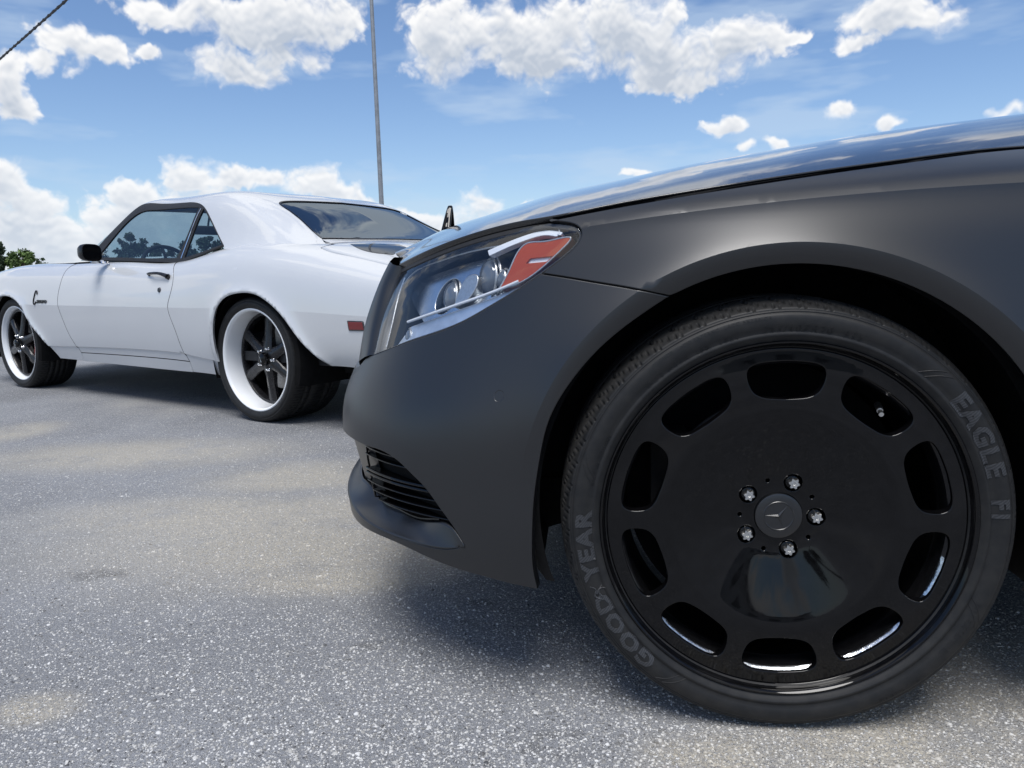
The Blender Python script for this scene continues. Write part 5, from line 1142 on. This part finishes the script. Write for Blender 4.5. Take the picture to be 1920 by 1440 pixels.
def shade_tools(m):
    N, L, b = nodes(m); tc = N.new('ShaderNodeTexCoord')
    def noise(s, d=3, r=.55, vec=None):
        n = N.new('ShaderNodeTexNoise'); n.inputs['Scale'].default_value = s; n.inputs['Detail'].default_value = d; n.inputs['Roughness'].default_value = r; L.new(vec or tc.outputs['Object'], n.inputs['Vector']); return n
    def rng_(x, a, c, lo=0., hi=1.):
        r = N.new('ShaderNodeMapRange'); r.interpolation_type = 'SMOOTHSTEP'; L.new(x, r.inputs[0]); r.inputs['From Min'].default_value = a; r.inputs['From Max'].default_value = c; r.inputs['To Min'].default_value = lo; r.inputs['To Max'].default_value = hi; return r.outputs[0]
    def mth(op, a, c, clamp=False):
        n = N.new('ShaderNodeMath'); n.operation = op; n.use_clamp = clamp
        for i, x in enumerate((a, c)):
            if isinstance(x, (int, float)): n.inputs[i].default_value = x
            else: L.new(x, n.inputs[i])
        return n.outputs[0]
    return tc, noise, rng_, mth
def asphalt():
    m = bpy.data.materials.new('asphalt'); m.use_nodes = True; N, L, b = nodes(m); MAT['asphalt'] = m
    tc = N.new('ShaderNodeTexCoord')
    def noise(s, d=3, r=.55, vec=None):
        n = N.new('ShaderNodeTexNoise'); n.inputs['Scale'].default_value = s; n.inputs['Detail'].default_value = d; n.inputs['Roughness'].default_value = r; L.new(vec or tc.outputs['Object'], n.inputs['Vector']); return n
    def rng_(x, a, c, lo=0., hi=1., smooth=True):
        r = N.new('ShaderNodeMapRange'); r.interpolation_type = 'SMOOTHSTEP' if smooth else 'LINEAR'; L.new(x, r.inputs[0]); r.inputs['From Min'].default_value = a; r.inputs['From Max'].default_value = c; r.inputs['To Min'].default_value = lo; r.inputs['To Max'].default_value = hi; return r.outputs[0]
    def mth(op, a, c, clamp=False):
        n = N.new('ShaderNodeMath'); n.operation = op; n.use_clamp = clamp
        for i, x in enumerate((a, c)):
            if isinstance(x, (int, float)): n.inputs[i].default_value = x
            else: L.new(x, n.inputs[i])
        return n.outputs[0]
    def mix(f, a, c, mode='MIX'):
        n = N.new('ShaderNodeMix'); n.data_type = 'RGBA'; n.blend_type = mode
        if isinstance(f, (int, float)): n.inputs['Factor'].default_value = f
        else: L.new(f, n.inputs['Factor'])
        for k, x in (('A', a), ('B', c)):
            if isinstance(x, tuple): n.inputs[k].default_value = (*x, 1)
            else: L.new(x, n.inputs[k])
        return n.outputs['Result']
    def chips(scale, keep, warp, seed):
        """stone chips: some cells stand out, with ragged outlines"""
        w = noise(scale*1.3, 2); a = N.new('ShaderNodeVectorMath'); a.operation = 'SCALE'; a.inputs['Scale'].default_value = warp/scale; L.new(w.outputs['Color'], a.inputs[0])
        s = N.new('ShaderNodeVectorMath'); s.operation = 'ADD'; L.new(tc.outputs['Object'], s.inputs[0]); L.new(a.outputs[0], s.inputs[1])
        o = N.new('ShaderNodeVectorMath'); o.operation = 'ADD'; L.new(s.outputs[0], o.inputs[0]); o.inputs[1].default_value = (seed, seed*.7, 0)
        v = N.new('ShaderNodeTexVoronoi'); v.inputs['Scale'].default_value = scale; L.new(o.outputs[0], v.inputs['Vector'])
        sep = N.new('ShaderNodeSeparateColor'); L.new(v.outputs['Color'], sep.inputs[0])
        pick = rng_(sep.outputs[0], keep, keep+.04); core = rng_(v.outputs['Distance'], .50, .28)
        return mth('MULTIPLY', pick, core), sep.outputs[1], v.outputs['Distance']
    big, big_r, big_d = chips(150, .50, 1.5, 0.); mid, mid_r, mid_d = chips(290, .50, 1.2, 3.1); fine, fine_r, fine_d = chips(420, .55, .6, 7.7)
    # binder with tone shifts
    tone = rng_(noise(1.1, 5).outputs['Fac'], .3, .7, .80, 1.20); speck = rng_(noise(700, 2).outputs['Fac'], .3, .7, .70, 1.30)
    base = mix(rng_(noise(260, 3).outputs['Fac'], .35, .65), (.160, .168, .186), (.258, .266, .283))
    def scale_col(c, f):
        n = N.new('ShaderNodeVectorMath'); n.operation = 'SCALE'; L.new(c, n.inputs[0]); L.new(f, n.inputs['Scale']); return n.outputs[0]
    base = scale_col(scale_col(base, tone), speck)
    # buff dust lying in patches
    sepw = N.new('ShaderNodeSeparateXYZ'); L.new(tc.outputs['Object'], sepw.inputs[0])
    dm, patch = dust_mask(N, L, tc, noise, rng_, mth)
    base = mix(mth('MULTIPLY', dm, .72), base, (.47, .425, .335))
    # oil and damp marks
    oil = None
    for a in STAINS:
        q = patch(*a); oil = q if oil is None else mth('MAXIMUM', oil, q)
    om = mth('MULTIPLY', oil, rng_(noise(22, 5, .7).outputs['Fac'], .40, .58)); base = mix(mth('MULTIPLY', om, .5), base, (.045, .042, .038))
    c = mix(mth('MULTIPLY', fine, .55), base, (.40, .40, .395))
    stone = mix(mid_r, (.26, .265, .275), (.62, .62, .62)); c = mix(mth('MULTIPLY', mid, .85), c, stone)
    stone2 = mix(big_r, (.34, .34, .335), (.70, .70, .69)); c = mix(mth('MULTIPLY', big, .9), c, stone2)
    pit = rng_(noise(330, 2, .5).outputs['Fac'], .62, .72, 0, .75); c = mix(pit, c, (.035, .036, .04))
    L.new(c, b.inputs['Base Color']); b.inputs['Roughness'].default_value = .8; b.inputs['Specular IOR Level'].default_value = .35
    hgt = mth('ADD', mth('MULTIPLY', big, 1.0), mth('ADD', mth('MULTIPLY', mid, .7), mth('MULTIPLY', fine, .35))); hgt = mth('SUBTRACT', hgt, mth('MULTIPLY', pit, 1.2))
    bp = N.new('ShaderNodeBump'); bp.inputs['Strength'].default_value = .8; bp.inputs['Distance'].default_value = .0035; L.new(hgt, bp.inputs['Height']); L.new(bp.outputs[0], b.inputs['Normal'])
    return m
DUST = [(-.55, 2.2, .75, .42), (.75, 1.15, .42, .35), (-1.66, 3.26, 0.63, 0.26), (-0.81, 2.80, 0.33, 0.23), (-0.93, 2.36, 0.57, 0.21), (-0.33, 2.18, 0.25, 0.30), (-0.59, 1.99, 0.38, 0.17), (-0.01, 2.07, 0.18, 0.26), (0.29, 1.07, 0.10, 0.08), (0.60, 1.10, 0.21, 0.17), (0.89, 1.32, 0.08, 0.18), (-2.54, 3.84, 0.18, 0.24), (-0.86, 1.26, 0.07, 0.05), (-0.46, 1.81, 0.27, 0.10)]
STAINS = [(-1.08, 1.88, 0.09, 0.04), (0.06, 1.12, 0.06, 0.04), (-0.11, 1.55, 0.03, 0.02), (-0.31, 1.46, 0.03, 0.02), (0.14, 1.28, 0.04, 0.02), (-2.07, 6.02, 0.28, 0.22), (-0.08, 1.65, 0.04, 0.02)]
gm = bpy.data.meshes.new('ground'); gm.from_pydata([(-900, -900, 0), (900, -900, 0), (900, 900, 0), (-900, 900, 0)], [], [(0, 1, 2, 3)])
tag(link('asphalt_ground', gm, asphalt()), kind='structure')

# loose and half-buried stone chips near the cars, where single chips can be seen
def chippings(n=46000):
    g = np.random.default_rng(11); a = g.uniform(-.74, .74, n); r = .95/(1-g.uniform(0, 1, n)*.78); X = r*np.tan(a); Y = r
    sz = g.uniform(.0012, .0034, n)*np.where(g.uniform(size=n) < .06, 1.7, 1.0); hh = sz*g.uniform(.25, .6, n); k = 5; th = g.uniform(0, 6.283, n)[:, None]+np.linspace(0, 2*np.pi, k, endpoint=False)[None]+g.normal(size=(n, k))*.25
    rr = sz[:, None]*g.uniform(.6, 1.25, (n, k)); el = g.uniform(.5, 1.0, n)[:, None]; rot_ = g.uniform(0, np.pi, n)[:, None]; x = rr*np.cos(th); y = rr*np.sin(th)*el
    px = X[:, None]+x*np.cos(rot_)-y*np.sin(rot_); py = Y[:, None]+x*np.sin(rot_)+y*np.cos(rot_)
    V = np.zeros((n, 2*k+1, 3)); V[:, :k, 0] = px; V[:, :k, 1] = py; V[:, :k, 2] = -.0006
    V[:, k:2*k, 0] = X[:, None]+(px-X[:, None])*.72; V[:, k:2*k, 1] = Y[:, None]+(py-Y[:, None])*.72; V[:, k:2*k, 2] = hh[:, None]*g.uniform(.6, 1.0, (n, k))
    V[:, 2*k, 0] = X; V[:, 2*k, 1] = Y; V[:, 2*k, 2] = hh*1.05
    b = np.arange(n)[:, None]*(2*k+1); F = []
    for j in range(k):
        j2 = (j+1) % k; F.append(np.concatenate([b+j, b+j2, b+k+j2], 1)); F.append(np.concatenate([b+j, b+k+j2, b+k+j], 1)); F.append(np.concatenate([b+k+j, b+k+j2, b+2*k], 1))
    F = np.stack(F, 1).reshape(-1, 3); me = bpy.data.meshes.new('chips'); me.vertices.add(n*(2*k+1)); me.vertices.foreach_set('co', V.reshape(-1)); nf = len(F); me.loops.add(nf*3); me.loops.foreach_set('vertex_index', F.ravel().astype(np.int32)); me.polygons.add(nf); me.polygons.foreach_set('loop_start', np.arange(0, nf*3, 3, dtype=np.int32)); me.update(calc_edges=True); me.validate()
    t = np.where(g.uniform(size=n) < .72, g.uniform(.45, 1.0, n), g.uniform(0, .35, n)); at = me.color_attributes.new('tone', 'FLOAT_COLOR', 'POINT'); c = np.repeat(t, 2*k+1); at.data.foreach_set('color', np.stack([c, c, c, np.ones_like(c)], 1).astype(np.float32).ravel())
    m = pmat('stone_chips', (.4, .4, .4), .75, spec=.35); N, L, bs = nodes(m); av = N.new('ShaderNodeAttribute'); av.attribute_name = 'tone'; rp_ = N.new('ShaderNodeValToRGB'); e = rp_.color_ramp.elements; e[0].color = (.06, .062, .07, 1); e[1].color = (.66, .66, .655, 1); q = e.new(.5); q.color = (.36, .355, .34, 1); L.new(av.outputs['Fac'], rp_.inputs[0]); T_ = shade_tools(m); dm_, _ = dust_mask(N, L, *T_); tn = N.new('ShaderNodeMix'); tn.data_type = 'RGBA'; tn.blend_type = 'MIX'; L.new(T_[3]('MULTIPLY', dm_, .62), tn.inputs['Factor']); L.new(rp_.outputs[0], tn.inputs['A']); tn.inputs['B'].default_value = (.52, .47, .37, 1); L.new(tn.outputs['Result'], bs.inputs['Base Color'])
    return tag(link('stone_chippings', me, m), 'pale stone chips set in the asphalt around the cars', 'gravel', kind='stuff')
chippings()
# ------------------------------------------------------------------ trees
bark = vary(pmat('bark', (.085, .065, .05), .9), 6, .3, .4, 40)
def leaf_mat(name, c):
    m = pmat(name, c, .6, spec=.3); N, L, b = nodes(m); tc = N.new('ShaderNodeTexCoord'); n = N.new('ShaderNodeTexNoise'); n.inputs['Scale'].default_value = 1.3; n.inputs['Detail'].default_value = 5; L.new(tc.outputs['Object'], n.inputs['Vector'])
    r = N.new('ShaderNodeMapRange'); L.new(n.outputs['Fac'], r.inputs[0]); r.inputs['From Min'].default_value = .3; r.inputs['From Max'].default_value = .7; r.inputs['To Min'].default_value = .55; r.inputs['To Max'].default_value = 1.5
    v = N.new('ShaderNodeVectorMath'); v.operation = 'SCALE'; v.inputs[0].default_value = c; L.new(r.outputs[0], v.inputs['Scale']); L.new(v.outputs[0], b.inputs['Base Color']); return m
leaf_a = leaf_mat('dark_foliage', (.035, .055, .028)); leaf_b = leaf_mat('bright_foliage', (.085, .135, .035)); leaf_c = leaf_mat('mid_foliage', (.05, .08, .032))
def tree(name, label, loc, h, w, leaf, seed, group=None, conic=False, n=2600, size=.26):
    g = np.random.default_rng(seed); t = empty(name, loc, 0, label, 'tree', group)
    tr = MB(); tr.tube([(0, 0, -.05), (.03*h*.1, 0, h*.3), (0, .02, h*.62), (0, 0, h*.9)], [h*.028, h*.02, h*.012, h*.004], 8)
    clumps = []
    for k in range(22):
        a = g.uniform(0, 6.283); zz = g.uniform(.28, .95); rad = (w/2)*(((1-zz)*1.15) if conic else math.sqrt(max(.05, 1-((zz-.55)/.48)**2)))*g.uniform(.45, .95)
        c = np.array([rad*math.cos(a), rad*math.sin(a), zz*h]); clumps.append((c, g.uniform(.10, .20)*w))
        tr.tube([(0, 0, c[2]*.72), c*[.5, .5, 1]-[0, 0, h*.04], c], [h*.009, h*.006, h*.002], 5)
    tr.build('trunk', bark, t)
    V = []; F = []; cl = g.integers(0, len(clumps), n)
    for i in range(n):
        c, r = clumps[cl[i]]; d = g.normal(size=3); d /= np.linalg.norm(d); p = c+d*r*g.uniform(.35, 1.05)*[1.15, 1.15, .9]
        a = g.normal(size=3); a /= np.linalg.norm(a); b = np.cross(a, d+g.normal(size=3)*.6); b /= np.linalg.norm(b)+1e-9; s = size*g.uniform(.5, 1.2)*h/6.5
        k = len(V); V += [p-a*s-b*s*.1, p+b*s*.55, p+a*s, p-b*s*.55]; F.append((k, k+1, k+2, k+3))
    me = mesh_from(V, F, False); link('crown', me, leaf, t); return t
tree('conifer_tree', 'dark ragged conifer standing beside the round green tree', (-72.2, 110, 0), 7.0, 3.6, leaf_a, 1, conic=True, n=3200)
tree('round_tree', 'bright green round-crowned tree next to the dark conifer', (-69.2, 110.5, 0), 5.8, 4.4, leaf_b, 2, n=4200)
tree('small_tree', 'thin sparse olive tree at the edge of the round green tree', (-67.6, 112, 0), 4.6, 2.2, leaf_c, 3, n=900)
tree('small_tree', 'low dark tree tapering off beside the sparse olive tree', (-66.2, 113, 0), 3.6, 2.6, leaf_a, 4, n=900)
for i, (x, y, h, w) in enumerate([(-57.5, 110, 5.9, 4.2), (-55.2, 112, 7.0, 3.2), (-53.4, 110, 7.5, 3.6), (-51.6, 111, 6.8, 3.0), (-49.8, 110, 6.4, 3.2), (-48.2, 112, 5.6, 3.4), (-45.6, 110, 6.3, 3.8), (-43.4, 111, 6.9, 3.6), (-41.2, 110, 6.0, 3.6), (-38.6, 111, 5.4, 3.6)]):
    tree('treeline_tree', 'dark tree of the far row seen through the coupe windows', (x, y, 0), h, w, leaf_a, 20+i, 'far tree row behind the coupe', conic=i % 2 == 0, n=1500)
def hedge(name, label, pts, h, seed, kind=None, n=2500, size=.3):
    g = np.random.default_rng(seed); P = curve(np.array(pts, float), n); V = []; F = []
    for i in range(n):
        p = np.array([P[i, 0]+g.normal()*.5, P[i, 1]+g.normal()*.6, 0]); top_ = h*(.6+.4*math.sin(P[i, 0]*.9+seed)*math.sin(P[i, 0]*.37)); p[2] = g.uniform(0, max(.3, top_)); a = g.normal(size=3); a /= np.linalg.norm(a); b = np.cross(a, g.normal(size=3)); b /= np.linalg.norm(b); s = size*g.uniform(.6, 1.3); k = len(V); V += [p-a*s, p+b*s*.6, p+a*s, p-b*s*.6]; F.append((k, k+1, k+2, k+3))
    o = link(name, mesh_from(V, F, False), leaf_c); tag(o, label, 'hedge'); 
    if kind: o['kind'] = kind
    return o
hedge('hedge', 'low clipped green hedge in front of the conifer and round tree', [(-90, 100, 0), (-74, 101, 0), (-60, 103, 0)], 2.0, 5)
hedge('far_woodland', 'thin pale line of woodland along the horizon', [(-230, 330, 0), (-150, 335, 0), (-60, 340, 0), (60, 340, 0), (200, 335, 0)], 9.0, 8, 'stuff', 6000, 1.4)

# ------------------------------------------------------------------ pole and cable
galv = vary(pmat('galvanised_steel', (.30, .31, .32), .5, metal=.6), 8, .15)
pl = empty('light_pole', (-3.53, 22.0, 0), 0, 'tall thin grey metal pole rising behind the white coupe', 'pole')
MB().tube([(0, 0, 0), (0, 0, 3), (0, 0, 7), (0, 0, 10.2)], [.075, .066, .055, .045], 20).build('shaft', galv, pl)
MB().box((0, 0, .012), (.36, .36, .024)).tube([(0, 0, .02), (0, 0, .12)], .10, 16).build('base_plate', galv, pl, smooth=False)
MB().tube([(0, 0, 10.1), (.2, .5, 10.35), (.5, 1.3, 10.45)], .035, 12).build('arm', galv, pl); MB().box((.55, 1.5, 10.45), (.28, .6, .10)).build('lamp_head', galv, pl, smooth=False)
P1, P2 = np.array([-13.43, 21.5, 6.72]), np.array([-9.09, 17.0, 6.60]); A_ = P1+(P1-P2)*3; B_ = P2+(P2-P1)*5
tt = np.linspace(0, 1, 260); line = A_[None]*(1-tt)[:, None]+B_[None]*tt[:, None]
line[:, 2] -= .30*4*(tt-.36)*(tt-.47)*0
cab = MB().tube(line, .021, 8)
for ph in (0, math.pi):
    a = tt*2*math.pi*70+ph; cab.tube(line+np.stack([.017*np.cos(a), .017*np.cos(a), .024*np.sin(a)], 1), .013, 6)
tag(cab.build('overhead_cable', black_plastic), 'dark twisted overhead cable slanting across the sky', 'cable')
wood = vary(pmat('weathered_wood', (.16, .12, .09), .85), 5, .3, .4, 60)
for q, lab in ((A_, 'weathered wooden utility pole holding the far end of the cable'), (B_, 'weathered wooden utility pole holding the near end of the cable')):
    u = empty('utility_pole', (q[0], q[1], 0), 0, lab, 'pole'); MB().tube([(0, 0, 0), (0, 0, 4), (0, 0, q[2]+.9)], [.15, .13, .10], 14).build('post', wood, u); MB().box((0, 0, q[2]+.25), (1.9, .10, .12)).build('crossarm', wood, u, smooth=False)

# ------------------------------------------------------------------ behind the camera (seen only in reflections)
wall_m = vary(pmat('pale_siding', (.52, .52, .50), .7), 3, .08); roof_m = vary(pmat('roof_sheet', (.12, .12, .125), .6), 3, .1); pane_m = pmat('window_pane', (.03, .035, .04), .08)
bl = empty('low_building', (12, -52, 0), .12, 'long low pale building with dark windows across the lot', 'building')
MB().box((0, 0, 1.8), (24, 9, 3.6)).build('wall', wall_m, bl, smooth=False); MB().box((0, 0, 3.75), (25, 10, .3)).build('roof', roof_m, bl, smooth=False)
for i in range(6): MB().box((-9.5+3.8*i, 4.51, 1.9), (1.8, .06, 1.3)).build('window', pane_m, bl, smooth=False)
MB().box((11.2, 4.51, 1.05), (1.0, .06, 2.1)).build('door', roof_m, bl, smooth=False)
for i, (x, y, h, w) in enumerate([(-46, -50, 9, 8), (-36, -58, 10, 9), (-24, -62, 8.5, 8), (-13, -66, 9.5, 8.5), (38, -58, 9, 9), (52, -50, 10, 9), (-58, -34, 9, 8), (62, -30, 9.5, 8)]):
    tree('lot_tree', 'full leafy tree bordering the car park across from the cars', (x, y, 0), h, w, leaf_c, 50+i, 'trees bordering the car park', n=2200, size=.36)
